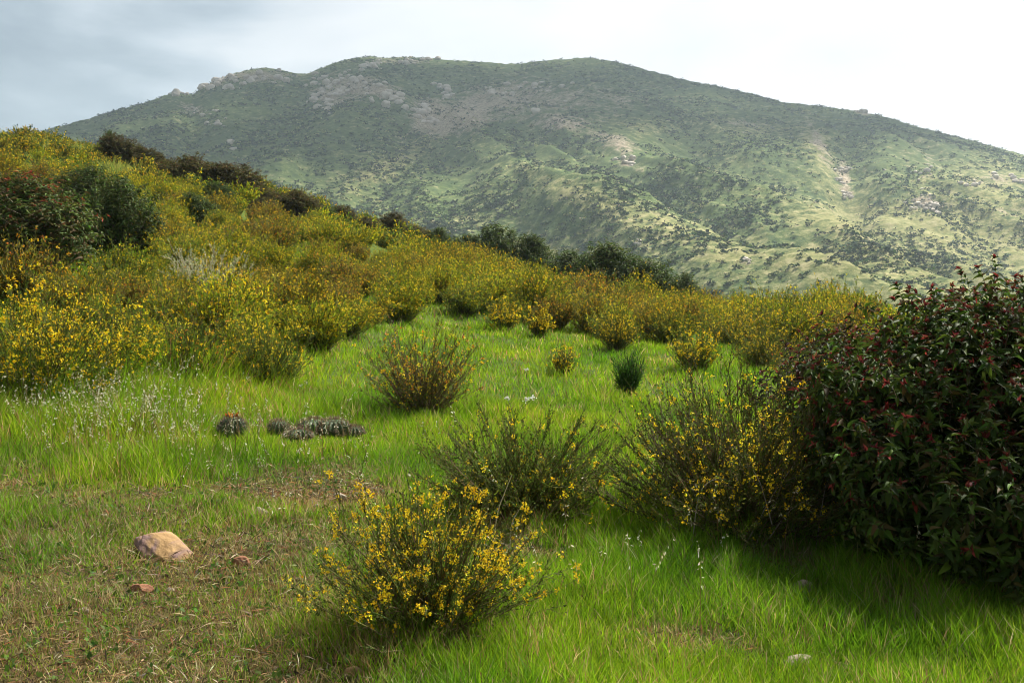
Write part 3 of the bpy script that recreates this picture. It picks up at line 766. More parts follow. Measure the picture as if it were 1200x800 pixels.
# pale grass clumps on the upper slope
def blades(rng, base, h, w, col, bend=.35, segs=3, lean=.25, az=None, tipc=1.0):
    n = len(base)
    a = rng.uniform(0, 6.28, n) if az is None else az
    dx = np.stack([np.cos(a), np.sin(a), np.zeros(n)], -1)
    face = rng.uniform(0, 6.28, n); sd = np.stack([np.cos(face), np.sin(face), np.zeros(n)], -1)
    bnd = bend * rng.uniform(.1, 1.6, n); le = lean * rng.uniform(0, 1.5, n)
    V = []; 
    for k in range(segs):
        t = k / segs
        c = base + np.array([0, 0, 1.]) * (h * t * (1 - .25 * bnd * t))[:, None] + dx * (h * (le * t + bnd * t * t))[:, None]
        ww = (w * .5 * (1 - .35 * t))[:, None]
        V += [c - sd * ww, c + sd * ww]
    tip = base + np.array([0, 0, 1.]) * (h * (1 - .25 * bnd))[:, None] + dx * (h * (le + bnd))[:, None]
    V.append(tip)
    V = np.stack(V, 1); m = V.shape[1]
    q = np.array([(2 * k, 2 * k + 1, 2 * k + 3, 2 * k + 2) for k in range(segs - 1)])
    tr = np.array([(m - 3, m - 2, m - 1)])
    o = (np.arange(n) * m)[:, None, None]
    Vf = V.reshape(-1, 3); C = np.repeat(col, m, axis=0)
    out = [(Vf, (tr[None] + o).reshape(-1, 3), C)]
    if segs > 1:
        allF = (q[None] + o).reshape(-1, 4)
        return Vf, allF, (tr[None] + o).reshape(-1, 3), C
    return Vf, None, (tr[None] + o).reshape(-1, 3), C

def blade_mesh(name, sets, mat):
    """merge quad+tri blade sets"""
    Vs, Ls, Ss, Cs = [], [], [], []; off = 0; lo = 0
    for V, q, t, C in sets:
        for Fc in (q, t):
            if Fc is None: continue
            Ls.append((Fc + off).ravel()); Ss.append(np.arange(len(Fc)) * Fc.shape[1] + lo); lo += Fc.size
        Vs.append(V); Cs.append(C); off += len(V)
    V = np.concatenate(Vs).astype(np.float32); L = np.concatenate(Ls).astype(np.int32); S = np.concatenate(Ss).astype(np.int32); C = np.concatenate(Cs)
    me = bpy.data.meshes.new(name)
    me.vertices.add(len(V)); me.vertices.foreach_set('co', V.ravel())
    me.loops.add(len(L)); me.loops.foreach_set('vertex_index', L)
    me.polygons.add(len(S)); me.polygons.foreach_set('loop_start', S); me.update(calc_edges=True)
    at = me.attributes.new('Col', 'FLOAT_COLOR', 'POINT'); rgba = np.ones((len(V), 4), np.float32); rgba[:, :3] = C
    at.data.foreach_set('color', rgba.ravel()); me.materials.append(mat)
    return me

GRN = [(.145, .285, .009), (.18, .33, .011), (.105, .225, .008), (.23, .35, .015), (.15, .275, .011)]
STRAW = [(.36, .27, .11), (.28, .19, .08), (.42, .34, .17), (.20, .12, .05), (.3, .24, .1)]
CACTI = [hit(a, b) for a, b in ((272, 512), (326, 508), (350, 514), (367, 506), (391, 508), (414, 508))]
def grass():
    rng = np.random.default_rng(800)
    sets = []
    def zone(n, ya, yb, segs, wf, hm, pw):
        q = rng.uniform(0, 1, n)
        Y = (ya ** pw + q * (yb ** pw - ya ** pw)) ** (1 / pw)
        X = rng.uniform(-.68, .68, n) * np.maximum(Y, 3.0)
        X = X + rng.normal(size=n) * .02
        px, py = proj(X, Y)
        g = grassmix(X, Y)
        cover = sstep(-18, 12, py - boundary(px))
        keep = rng.uniform(0, 1, n) < np.clip(.55 + .45 * g, 0, 1) * (.75 + .25 * cover)
        keep &= ~((px > 1010) & (Y > 6.2) & (Y < 8.5) & (X > 2.1))
        X, Y, g, px, py = X[keep], Y[keep], g[keep], px[keep], py[keep]
        n = len(X)
        clump = fbm(X / .45, Y / .45, 81, 3)
        tall = 1 + 1.3 * sstep(450, 150, px) * sstep(590, 490, py) + .3 * clump
        big = fbm(X / 1.3, Y / 1.3, 83, 3)
        h = hm * (.3 + .7 * g) * tall * (1 + .55 * big) * rng.uniform(.4, 1.35, n)
        for hx, hy, hr in HEROES:
            h = h * (1 + .9 * np.exp(-((X - hx) ** 2 + (Y - hy) ** 2) / (hr * .75) ** 2))
        for hx, hy in CACTI:
            h = h * (1 - .62 * np.exp(-((X - hx * Y / hy) / .2) ** 2) * (Y < hy + .1) * (Y > hy - .8))
        h = np.maximum(h, .04)
        w = np.maximum(.0038, wf * Y) * rng.uniform(.7, 1.3, n)
        col = pick(rng, n, GRN, .16)
        dryp = np.clip(.11 + .8 * (1 - g) + .18 * sstep(.1, .6, clump) + .25 * sstep(.25, .7, -big), 0, 1) * .72
        dry = rng.uniform(0, 1, n) < dryp
        col[dry] = pick(rng, int(dry.sum()), STRAW, .2)
        # patches: fresher / yellower
        pt = fbm(X / 1.7, Y / 1.7, 85, 2)[:, None]
        col = col * (1 + .38 * pt * np.array([1.2, .6, .3])) * (1 + .22 * clump[:, None]) * np.where(Y[:, None] > 8.5, np.array([1.22, 1.10, 1.0]), 1.0)
        z = gz(X, Y) - .008
        sets.append(blades(rng, np.stack([X, Y, z], -1), h, w, np.clip(col, .003, .9), segs=segs))
    zone(210000, 2.9, 7.0, 3, .00078, .125, 1.4)
    zone(180000, 7.0, 13, 2, .00078, .125, 1.2)
    zone(200000, 13, 36, 2, .0008, .12, 1.1)
    o = link('grass', blade_mesh('grass', sets, M_GRASS)); tag(o, 'fresh green meadow grass covering the open ground', 'grass', kind='stuff')
grass()

def litter():
    rng = np.random.default_rng(820); n = 90000
    Y = (2.9 ** 1.3 + rng.uniform(0, 1, n) * (11 ** 1.3 - 2.9 ** 1.3)) ** (1 / 1.3); X = rng.uniform(-.66, .66, n) * Y
    g = grassmix(X, Y); keep = rng.uniform(0, 1, n) < (1.02 - g); X, Y = X[keep], Y[keep]; n = len(X)
    a = rng.uniform(0, 6.28, n); el = rng.normal(size=n) * .28 + .12
    d = np.stack([np.cos(a) * np.cos(el), np.sin(a) * np.cos(el), np.sin(el)], -1)
    L = rng.uniform(.025, .10, n); w = np.maximum(.0048, .0010 * Y) * rng.uniform(.7, 1.6, n)
    base = np.stack([X, Y, gz(X, Y) + rng.uniform(0.002, .03, n)], -1)
    pal = [tuple(.78 * q for q in c) for c in STRAW] + [(.22, .09, .04), (.16, .10, .06), (.45, .38, .24), (.09, .055, .03), (.30, .15, .06), (.05, .035, .02)]
    me = make_mesh('dry_litter', [scatter(*DIAMOND, frames(d, rng, np.array([0, 0, 1.]), .6), base, np.stack([w, L, L], -1), pick(rng, n, pal, .25))], M_GRASS)
    tag(link('dry_litter', me), 'dry straw and dead grass matted over the short turf', 'litter', kind='stuff')
    # little broad weeds in the short turf
    n = 20000
    Y = (2.9 ** 1.3 + rng.uniform(0, 1, n) * (9 ** 1.3 - 2.9 ** 1.3)) ** (1 / 1.3); X = rng.uniform(-.66, .66, n) * Y
    g = grassmix(X, Y); keep = (fbm(X / .35, Y / .35, 88, 2) > .0) & (g < rng.uniform(.4, 1.25, n)); X, Y = X[keep], Y[keep]; n = len(X)
    d = unit(rng.normal(size=(n, 3)) + np.array([0, 0, .4])); L = rng.uniform(.015, .045, n)
    base = np.stack([X, Y, gz(X, Y) + rng.uniform(.005, .035, n)], -1)
    me = make_mesh('low_weeds', [scatter(*DIAMOND, frames(d, rng, np.array([0, 0, 1.]), .5), base, np.stack([L * .6, L, L], -1), pick(rng, n, [(.06, .13, .018), (.09, .17, .022), (.08, .12, .02)], .2))], M_GRASS)
    tag(link('low_weeds', me), 'low leafy green weeds in the short turf', 'weeds', kind='stuff')
litter()

def seedheads():
    rng = np.random.default_rng(840)
    spots = [(90, 505, 150, 50, 230), (200, 520, 90, 60, 90), (60, 465, 90, 16, 110), (150, 455, 120, 20, 60), (330, 540, 120, 60, 40), (860, 645, 90, 25, 26), (1080, 690, 40, 18, 10), (640, 612, 60, 10, 6), (1000, 600, 40, 20, 12),
             (160, 440, 100, 20, 30), (420, 600, 200, 90, 30), (700, 700, 180, 60, 14), (250, 330, 40, 20, 30)]
    S = []; sp = []
    for px, py, rx, ry, n in spots:
        for k in range(n):
            a = px + rng.normal() * rx * .5; b = py + rng.normal() * ry * .5
            if b > 790: continue
            x, y = hit(a, b, n=500)
            S.append((x, y))
    S = np.array(S); n = len(S)
    base = np.stack([S[:, 0], S[:, 1], gz(S[:, 0], S[:, 1])], -1)
    h = rng.uniform(.28, .60, n); a = rng.uniform(0, 6.28, n); K = 6; t = np.linspace(0, 1, K)
    le = rng.uniform(.05, .4, n)
    P = base[:, None] + np.stack([np.cos(a)[:, None] * (le * h)[:, None] * t ** 2, np.sin(a)[:, None] * (le * h)[:, None] * t ** 2, h[:, None] * t * (1 - .12 * t)], -1)
    st = tubes(P, np.maximum(.0013, .00026 * S[:, 1])[:, None] * (1.2 - t[None] * .6), 3, pick(rng, n, STRAW + GRN[:2], .2))
    m = 9; si = np.repeat(np.arange(n), m); p, g = along(P, si, rng.uniform(.62, 1, n * m))
    d = unit(rng.normal(size=p.shape) * .5 + np.array([0, 0, -.7]) + g * .2)
    sz = np.maximum(.019, .0026 * S[si, 1]) * rng.uniform(.7, 1.3, n * m)
    sp = scatter(*DIAMOND, frames(d, rng), p + d * .006, np.stack([sz * .38, sz, sz], -1), pick(rng, n * m, [(.60, .56, .38), (.50, .46, .27), (.68, .65, .52)], .12))
    o = link('seed_grass', make_mesh('seed_grass', [st, sp], M_GRASS)); tag(o, 'pale seed heads of wild oat grass along the meadow edges', 'grass', kind='stuff')
seedheads()

# grass tufts, pale, on the upper slope
def tuft(px, py, wpx, hpx, pal, label):
    x, y = hit(px, py); k = y / F; rng = np.random.default_rng(int(px * 7 + py))
    n = 700
    r = np.sqrt(rng.uniform(0, 1, n)); a = rng.uniform(0, 6.28, n)
    bx = r * np.cos(a) * wpx * k * .5; by = r * np.sin(a) * wpx * k * .5
    base = np.stack([bx, by, gz(x + bx, y + by) - float(gz(x, y)) - .03], -1)
    me = blade_mesh('grass_tuft', [blades(rng, base, hpx * k * rng.uniform(.6, 1.1, n), np.full(n, .0011 * y), pick(rng, n, pal, .2), segs=2, bend=.4)], M_GRASS)
    o = link('grass_tuft', me, None, (x, y, float(gz(x, y)))); tag(o, label, 'grass tuft', 'pale grass clumps on the upper left slope')
PGR = [(.26, .28, .05), (.32, .32, .07), (.20, .26, .045)]
tuft(150, 214, 60, 24, PGR, 'bright yellow green grass clump between the dark shrubs of the hilltop')
tuft(75, 180, 70, 16, PGR, 'wide yellow green grass patch just under the left hilltop')
tuft(200, 276, 46, 20, PGR, 'yellow green grass clump at the right foot of the dark rounded shrub')
tuft(165, 235, 40, 16, PGR, 'small yellow green grass clump beside the brown crest shrubs')

# ------------------------------------------------------------------ stones
def ico(sub):
    import bmesh
    bm = bmesh.new(); bmesh.ops.create_icosphere(bm, subdivisions=sub, radius=1)
    v = np.array([w.co[:] for w in bm.verts]); f = np.array([[w.index for w in q.verts] for q in bm.faces]); bm.free()
    return v, f
ICO5, ICO3, ICO2 = ico(5), ico(3), ico(2)
def n3(v, s, seed):
    return perlin(v[:, 0] * s + v[:, 2] * s * .6, v[:, 1] * s - v[:, 2] * s * .8, seed) + perlin(v[:, 2] * s + 5, v[:, 0] * s * .7 + v[:, 1] * s * .5, seed + 1)
def rock_mesh(name, seed, mat, dims, sub=ICO5, planes=9):
    rng = np.random.default_rng(seed)
    v, f = sub; v = v.copy()
    for k in range(planes):     # chip flat faces
        d = unit(rng.normal(size=3)); c = rng.uniform(.68, .92)
        e = v @ d; over = np.clip(e - c, 0, None); v = v - over[:, None] * d * .85
    v = v * (1 + .07 * n3(v, 1.3, seed) + .03 * n3(v, 4, seed + 4) + .012 * n3(v, 11, seed + 8))[:, None]
    return make_mesh(name, [(v * np.array(dims), f, (.4, .3, .2))], mat)
STONES = [
    (194, 654, 94, 42, M_ROCK_OCHRE, 'boulder', 'ochre and purple grey boulder lying in the short grass, largest stone in the meadow', -.35, .6, 901),
    (302, 606, 22, 12, M_ROCK_PALE, 'stone', 'small cream stone up and right of the large boulder', .2, .5, 902),
    (284, 606, 14, 8, M_ROCK_RED, 'stone', 'dull reddish pebble touching the left of the small cream stone', .1, .5, 912),
    (282, 664, 24, 13, M_ROCK_RED, 'stone', 'rounded pink stone to the right of the large boulder', .1, .5, 903),
    (165, 697, 28, 13, M_ROCK_RED, 'stone', 'flat rust red stone below the large boulder', .2, .5, 904),
    (199, 696, 11, 8, M_ROCK_PALE, 'stone', 'tiny whitish stone beside the flat rust red stone', .3, .5, 905),
    (398, 587, 18, 10, M_ROCK_PALE, 'stone', 'pale stone on the bare patch behind the front yellow shrub', .1, .5, 906),
    (97, 719, 14, 8, M_ROCK_PALE, 'stone', 'small dull stone near the lower left corner', .1, .5, 907),
    (942, 694, 30, 20, M_ROCK_PALE, 'stone', 'half buried tan stone in the green grass below the dark bush', .1, .4, 908),
    (937, 784, 40, 22, M_ROCK_PALE, 'stone', 'half buried flat tan stone at the bottom right of the meadow', -.2, .4, 909),
    (415, 795, 24, 14, M_ROCK_OCHRE, 'stone', 'ochre stone at the bottom edge under the front shrub', .1, .5, 910),
    (120, 608, 12, 7, M_ROCK_PALE, 'stone', 'pale pebble in the grass up and left of the large boulder', .1, .5, 913),
    (173, 557, 10, 6, M_ROCK_PALE, 'stone', 'whitish pebble far up in the green grass above the large boulder', .1, .5, 914),
    (426, 593, 12, 7, M_ROCK_OCHRE, 'stone', 'ochre pebble on the bare patch right of the pale stone', .1, .5, 915),
    (372, 596, 10, 6, M_ROCK_PALE, 'stone', 'small grey pebble on the bare patch left of the pale stone', .1, .5, 916),
    (224, 590, 10, 7, M_ROCK_RED, 'stone', 'tiny orange brown stone in the grass above the large boulder', .1, .5, 911),
]
for px, py, w, h, mat, nm, lab, tilt, dep, seed in STONES:
    x, y = hit(px, py); k = y / F
    o = link(nm, rock_mesh(nm, seed, mat, (w * k * .52, w * k * .5 * .62, h * k * (.36 if nm == 'boulder' else .55)), planes=18 if nm == 'boulder' else 10), None, (x, y + w * k * .15, float(gz(x, y)) + h * k * (.06 if seed == 901 else .12 if seed in (908, 909) else .36)), random.uniform(-.3, .3))
    o.rotation_euler = (0, -tilt * -1 if False else tilt * .6, o.rotation_euler[2]) if seed != 901 else (0.2, .42, -.25)
    tag(o, lab, 'rock', 'stones lying in the meadow')

# ------------------------------------------------------------------ barrel cacti
M_CACT = leaf_mat('cactus_skin', .6, .3, 0, .2)
def cactus(px, py, wpx, hpx, label, flower, seed, pal):
    x, y = hit(px, py); k = y / F; r = wpx * k * .5; H = hpx * k
    rng = np.random.default_rng(seed); ribs = 15; na = ribs * 6; nl = 22
    th = np.linspace(0, 2 * math.pi, na, endpoint=False); ph = np.linspace(0, 1, nl)
    A, B = np.meshgrid(th, ph)
    prof = np.sin(np.pi * (.12 + .88 * B)) ** .55
    rr = r * prof * (1 + .13 * np.cos(A * ribs)) + 1e-4
    V = np.stack([rr * np.cos(A), rr * np.sin(A), H * (B ** .9) * (1 - .06 * (B > .9))], -1).reshape(-1, 3)
    i, j = np.meshgrid(np.arange(nl - 1), np.arange(na), indexing='ij'); j2 = (j + 1) % na
    Fq = np.stack([i * na + j, i * na + j2, (i + 1) * na + j2, (i + 1) * na + j], -1).reshape(-1, 4)
    e = bpy.data.objects.new('barrel_cactus', None); e.location = (x, y, float(gz(x, y)) - .05); COL.objects.link(e)
    tag(e, label, 'cactus', 'barrel cacti in the grass')
    link('body', make_mesh('cactus_body', [(V, Fq, (.06, .09, .035))], M_CACT), e)
    # spines: areole bursts along the ribs
    ar = []; 
    for q in range(ribs):
        for b in np.linspace(.12, .97, 11):
            a = q * 2 * math.pi / ribs; pr = math.sin(math.pi * (.12 + .88 * b)) ** .55 * r * 1.13
            ar.append((pr * math.cos(a), pr * math.sin(a), H * b ** .9))
    ar = np.repeat(np.array(ar), 5, axis=0); n = len(ar)
    d = unit(unit(ar - np.array([0, 0, H * .4])) + rng.normal(size=ar.shape) * .7)
    L = r * rng.uniform(.18, .40, n); t = np.linspace(0, 1, 3)
    P = ar[:, None] + d[:, None] * (L[:, None] * t)[:, :, None]
    link('spine_cover', make_mesh('cactus_spines', [tubes(P, .0026 * (1.1 - t[None]) * np.ones((n, 1)), 3, pick(rng, n, pal, .2))], M_STEM), e)
    for q in range(flower):
        a = q * 2.2 + .4; c = np.array([math.cos(a) * r * .36, math.sin(a) * r * .36 - r * .1, H * .96])
        m = 14; dd = unit(rng.normal(size=(m, 3)) * .6 + np.array([math.cos(a) * .3, math.sin(a) * .3 - .3, 1.])); s = r * rng.uniform(.25, .45, m)
        link('blossom', make_mesh('cactus_blossom', [scatter(*DIAMOND, frames(dd, rng), np.repeat(c[None], m, 0), np.stack([s * .55, s, s], -1), pick(rng, m, [(.62, .25, .03), (.7, .38, .05), (.45, .14, .03)], .1))], M_PETAL), e)
SPD = [(.16, .10, .08), (.10, .06, .05), (.24, .17, .13)]
SPG = [(.25, .18, .10), (.18, .12, .075), (.12, .075, .05), (.28, .21, .13)]
cactus(272, 513, 30, 32, 'dark barrel cactus with orange blossoms on top, leftmost in the grass', 3, 1001, SPD)
cactus(326, 508, 24, 22, 'small dark grey cactus alone between the blossoming one and the grey clump', 0, 1002, SPG)
cactus(350, 514, 30, 18, 'low grey brown cactus at the front left of the grey clump', 0, 1003, SPG)
cactus(367, 508, 34, 24, 'wide low purple grey cactus in the left half of the grey clump', 0, 1004, SPG)
cactus(391, 509, 36, 25, 'purple grey cactus in the middle right of the grey clump, biggest there', 0, 1005, SPG)
cactus(414, 510, 24, 17, 'small grey cactus at the right end of the grey clump', 0, 1006, SPG)

# little white flower heads on stalks
def umbel(px, py, size, n, label, base_py):
    x, y = hit(px, base_py); k = y / F; rng = np.random.default_rng(int(px))
    e = bpy.data.objects.new('white_flower', None); e.location = (x, y, float(gz(x, y))); COL.objects.link(e); tag(e, label, 'flower')
    Z = EYE + (HOR - py) * k - float(gz(x, y))
    hs = []
    for q in range(n):
        c = np.array([rng.normal() * size * k * .55, rng.normal() * .03, Z + rng.normal() * size * .12 * k])
        t = np.linspace(0, 1, 5)
        P = (np.array([0, 0, 0])[None] * (1 - t)[:, None] + c[None] * t[:, None]) + np.array([[0, 0, 0.]]) 
        P[:, 0] = c[0] * t ** 2; P[:, 1] = c[1] * t ** 2
        link('stalk', make_mesh('stalk', [tubes(P[None], np.full((1, 5), .003), 4, np.array([[.12, .17, .05]]))], M_STEM), e)
        m = 26; dd = unit(rng.normal(size=(m, 3)) + np.array([0, 0, .7])); s = size * k * rng.uniform(.12, .22, m)
        link('flower_head', make_mesh('flower_head', [scatter(*DIAMOND, frames(dd, rng), c + rng.normal(size=(m, 3)) * size * k * .07, np.stack([s * .7, s, s], -1), pick(rng, m, [(.75, .74, .68)], .06))], M_PETAL), e)
umbel(603, 466, 16, 3, 'cluster of small white flower heads above the thin green shrub', 500)
umbel(617, 433, 9, 2, 'tiny white flower heads alone in the open meadow', 446)

# grey dead stems in front of the right broom and the two pale stalks by the front shrub
def dead_stem(pts, rad, label, col=(.25, .22, .18)):
    P = np.array(pts, float)
    K = 14; tt = np.linspace(0, 1, K); s = np.linspace(0, 1, len(P))
    Q = np.stack([np.interp(tt, s, P[:, c]) for c in range(3)], -1)
    for _ in range(2): Q[1:-1] = (Q[:-2] + 2 * Q[1:-1] + Q[2:]) / 4
    b = Q[0].copy()
    o = link('dead_stem', make_mesh('dead_stem', [tubes((Q - b)[None], np.full((1, K), rad) * (1.2 - .6 * tt)[None], 5, np.array([col]))], M_STEM), None, tuple(b))
    tag(o, label, 'dead stem', 'dry grey stems among the shrubs')
def wp(px, py, Y): return ((px - 600) / F * Y, Y, EYE + (HOR - py) / F * Y)
x, y = hit(880, 634)
for pts, lab in [([(868, 618), (905, 580), (946, 522)], 'long straight grey stem leaning right in front of the brownish shrub'),
                 ([(810, 602), (818, 575), (836, 560), (850, 566)], 'short arched grey stem at the left foot of the brownish shrub'),
                 ([(890, 622), (928, 590), (985, 575), (1020, 582)], 'thin grey stem arching low towards the dark sumac'),
                 ([(905, 615), (890, 560), (858, 520)], 'grey stem leaning left inside the brownish shrub'),
                 ([(955, 596), (968, 560), (1004, 520)], 'thin grey stem leaning right before the small leaved dark bush')]:
    P = [wp(a, b, y - .35 + .05 * i) for i, (a, b) in enumerate(pts)]
    P[0] = (P[0][0], P[0][1], float(gz(P[0][0], P[0][1])) if lab[0] != 'g' else P[0][2])
    dead_stem(P, .0028, lab)
x, y = hit(575, 700)
dead_stem([wp(572, 690, y), wp(582, 600, y), wp(600, 556, y)], .003, 'pale straw stalk rising from the right half of the front shrub', (.45, .38, .25))
dead_stem([wp(596, 690, y + .1), wp(598, 615, y + .1), wp(612, 590, y + .1)], .003, 'second pale straw stalk, shorter, at the right of the front shrub', (.40, .34, .24))

# ------------------------------------------------------------------ mountain cover
def clump_mesh(name, seed, n, pal, big=1.0):
    rng = np.random.default_rng(seed)
    d = unit(rng.normal(size=(n, 3))); d[:, 2] = np.abs(d[:, 2])
    lob = np.array([(0, 0, .0), (.45, .2, -.05), (-.35, .35, -.1), (.1, -.45, -.05)])[rng.integers(0, 4, n)]
    p = lob + d * rng.uniform(.5, .78, (n, 1)) * np.array([1, 1, .95])
    s = rng.uniform(.22, .42, n) * big
    q = scatter(*DIAMOND, frames(rng.normal(size=(n, 3)), rng), p - 0, np.stack([s, s, s], -1), pick(rng, n, pal, .3))
    v, f = ICO2; v = v * .62 * (1 + .2 * n3(v, 2, seed))[:, None]; v = v + np.array([0, 0, .05])
    return make_mesh(name, [q, (v, f, pal[0])], M_FAR)
FP = [[(.03, .055, .018), (.04, .068, .021), (.05, .08, .024)], [(.032, .066, .018), (.048, .085, .022), (.064, .10, .026)], [(.022, .03, .014), (.035, .04, .018), (.05, .05, .024)], [(.26, .25, .11), (.32, .29, .15), (.20, .22, .08)], [(.12, .17, .045), (.16, .20, .06)]]
CL = [clump_mesh('mountain_shrub', 1100 + k, 130, FP[k % 3]) for k in range(5)]
CLs = [clump_mesh('mountain_scrub', 1120 + k, 34, FP[k], 1.7) for k in range(5)]
def mountain_points(n, ya, yb, seed, dens):
    rng = np.random.default_rng(seed)
    Y = (ya ** 1.1 + rng.uniform(0, 1, n) * (yb ** 1.1 - ya ** 1.1)) ** (1 / 1.1)
    U = rng.uniform(-.62, .64, n); X = U * Y
    Yc, _ = mcrest(U)
    m = fbm(X / 70, Y / 90, 90, 4)
    Zp = mz(X, Y); dry, rk = covers(U * F + 600, HOR + (EYE - Zp) / Y * F)
    m = m - 1.1 * rk - .5 * dry + .15
    ok = (Y < Yc + 10) & (rng.uniform(0, 1, n) < np.clip(.5 + dens * m, .05, 1))
    return X[ok], Y[ok]
X, Y = mountain_points(420, 275, 520, 1201, 1.2)
rng = np.random.default_rng(1202)
Z = mz(X, Y); py = HOR + (EYE - Z) / Y * F; px = X / Y * F + 600
bar = np.interp(px, [0, 200, 400, 600, 800, 1000, 1200], [150, 190, 245, 310, 350, 362, 340])
ok = np.nonzero((py < bar + 4) & (px > -10) & (px < 1210))[0][:260]
for i in ok:
    s = rng.uniform(1.0, 2.3)
    zone = 0 if px[i] < 620 else (1 if px[i] < 900 else 2)
    o = link('mountain_shrub', CL[rng.integers(0, 5)], None, (X[i], Y[i], Z[i] - .15 * s), rng.uniform(0, 6.28), (s * rng.uniform(.9, 1.5), s * rng.uniform(.9, 1.4), s * .85))
    tag(o, ['dark round shrub dotting the lower mountain slope above the yellow crest', 'dark round shrub dotting the lower mountain slope above the dark green group',
            'dark round shrub dotting the sunlit lower mountain slope at the right'][zone], 'shrub',
        ['shrubs on the lower mountain slope, left', 'shrubs on the lower mountain slope, middle', 'shrubs on the sunlit lower mountain slope, right'][zone])
def scrub():
    rng = np.random.default_rng(1203)
    parts = []
    for seed, n, ya, yb, sa, sb, dens, nq in ((1204, 26000, 285, 760, .6, 2.1, .7, 24), (1205, 80000, 480, 1560, 1.1, 3.4, .9, 13)):
        X, Y = mountain_points(n, ya, yb, seed, dens); Z = mz(X, Y)
        s = sa + (sb - sa) * rng.uniform(0, 1, len(X)) ** 1.7; kind = rng.choice(5, len(X), p=[.30, .26, .20, .13, .11]); s = np.where(kind > 2, s * .75, s)
        for k in range(5):
            me = CLs[k]; nv = len(me.vertices)
            v = np.empty(nv * 3, np.float32); me.vertices.foreach_get('co', v); v = v.reshape(-1, 3)
            c = np.empty(nv * 4, np.float32); me.attributes['Col'].data.foreach_get('color', c); c = c.reshape(-1, 4)[:, :3]
            # leaf quads only and a coarse core
            q = np.arange(nq * 4).reshape(-1, 4)
            m = np.nonzero(kind == k)[0]; a = rng.uniform(0, 6.28, len(m)); ca, sa_ = np.cos(a)[:, None], np.sin(a)[:, None]
            vv = v[:nq * 4] 
            st = s[m][:, None]
            x = (vv[None, :, 0] * ca - vv[None, :, 1] * sa_) * st * 1.25 + X[m][:, None]; y = (vv[None, :, 0] * sa_ + vv[None, :, 1] * ca) * st * 1.25 + Y[m][:, None]
            z = vv[None, :, 2] * st * .9 + Z[m][:, None] - .1 * st
            parts.append((np.stack([x, y, z], -1).reshape(-1, 3), (q[None] + (np.arange(len(m)) * nq * 4)[:, None, None]).reshape(-1, 4),
                          np.tile(c[:nq * 4], (len(m), 1)) * np.repeat(rng.uniform(.7, 1.4, len(m)), nq * 4)[:, None]))
    o = link('mountain_scrub', make_mesh('mountain_scrub', parts, M_FAR)); tag(o, 'dark chaparral scrub covering the mountain', 'scrub', kind='stuff')
scrub()

# rock outcrops on the mountain
BOUL = [rock_mesh('boulder', 1300 + k, M_ROCK_MOUNT, (1, .75, .8), ICO3, 16) for k in range(5)]
OUT = [
    (292, 92, 70, 10, 20, 5, 'jagged rock band along the ridge of the left peak'), (262, 98, 24, 8, 9, 5, 'rocks down the left shoulder of the left peak'),
    (205, 111, 14, 3, 5, 5, 'small rock knob on the skyline left of the left peak'),
    (243, 132, 16, 5, 6, 3.6, 'pair of white boulders on the slope under the left peak'), (225, 129, 12, 4, 4, 3.4, 'pale boulders left of the white pair under the left peak'),
    (258, 146, 14, 7, 7, 3.4, 'loose pale boulders downhill of the white pair'), (268, 165, 5, 3, 2, 3, 'pale boulder low on the left mountain slope'), (273, 176, 4, 3, 2, 3, 'lowest pale boulder on the left mountain slope'),
    (378, 117, 20, 14, 16, 5, 'grey rock cluster under the saddle'), (368, 92, 10, 10, 6, 5, 'rocks just right of the saddle'), (412, 100, 44, 18, 22, 5, 'broad pinkish rock field below the main ridge'),
    (455, 116, 30, 9, 12, 5, 'rocks at the right end of the pinkish rock field'), (434, 78, 18, 8, 8, 4.5, 'rocks below the first crest bump'), (478, 72, 40, 5, 10, 4.5, 'rocks along the main crest'),
    (493, 131, 12, 8, 9, 5, 'pale rocks left of the bare tan hollow'), (500, 143, 8, 4, 5, 4.5, 'pale rocks at the foot of the bare tan hollow'), (520, 108, 14, 10, 7, 4.5, 'rocks above the bare tan hollow'),
    (585, 105, 24, 10, 8, 4.5, 'scattered rocks high in the middle of the mountain'), (640, 108, 26, 14, 9, 4.5, 'scattered rocks right of the mountain centre'), (735, 190, 14, 7, 7, 3, 'reddish rocks on the middle slope'),
    (988, 200, 10, 4, 6, 2.8, 'pale rocks at the top of the right ravine'), (986, 214, 8, 4, 7, 2.6, 'pale rocks in the middle of the right ravine'), (993, 230, 6, 7, 7, 2.4, 'pale rocks at the foot of the right ravine'),
    (1083, 240, 26, 10, 22, 2.6, 'bright rock outcrop on top of the small knoll'), (1010, 131, 10, 3, 5, 5, 'pale bare slab on the right skyline'),
    (1165, 208, 6, 4, 4, 3.2, 'white boulders high on the right slope'), (1138, 215, 12, 4, 6, 2.8, 'white boulders left of the high pair on the right slope'), (1190, 212, 14, 5, 6, 3, 'boulders at the right edge of the mountain'),
    (876, 306, 5, 4, 3, 1.6, 'small pale scar of rock above the yellow shrubs'), (1075, 200, 30, 14, 8, 2.6, 'scattered stones on the slope above the knoll'), (748, 285, 8, 3, 4, 1.5, 'tiny pale rocks on the lower slope above the dark green group'),
]
rng = np.random.default_rng(1400)
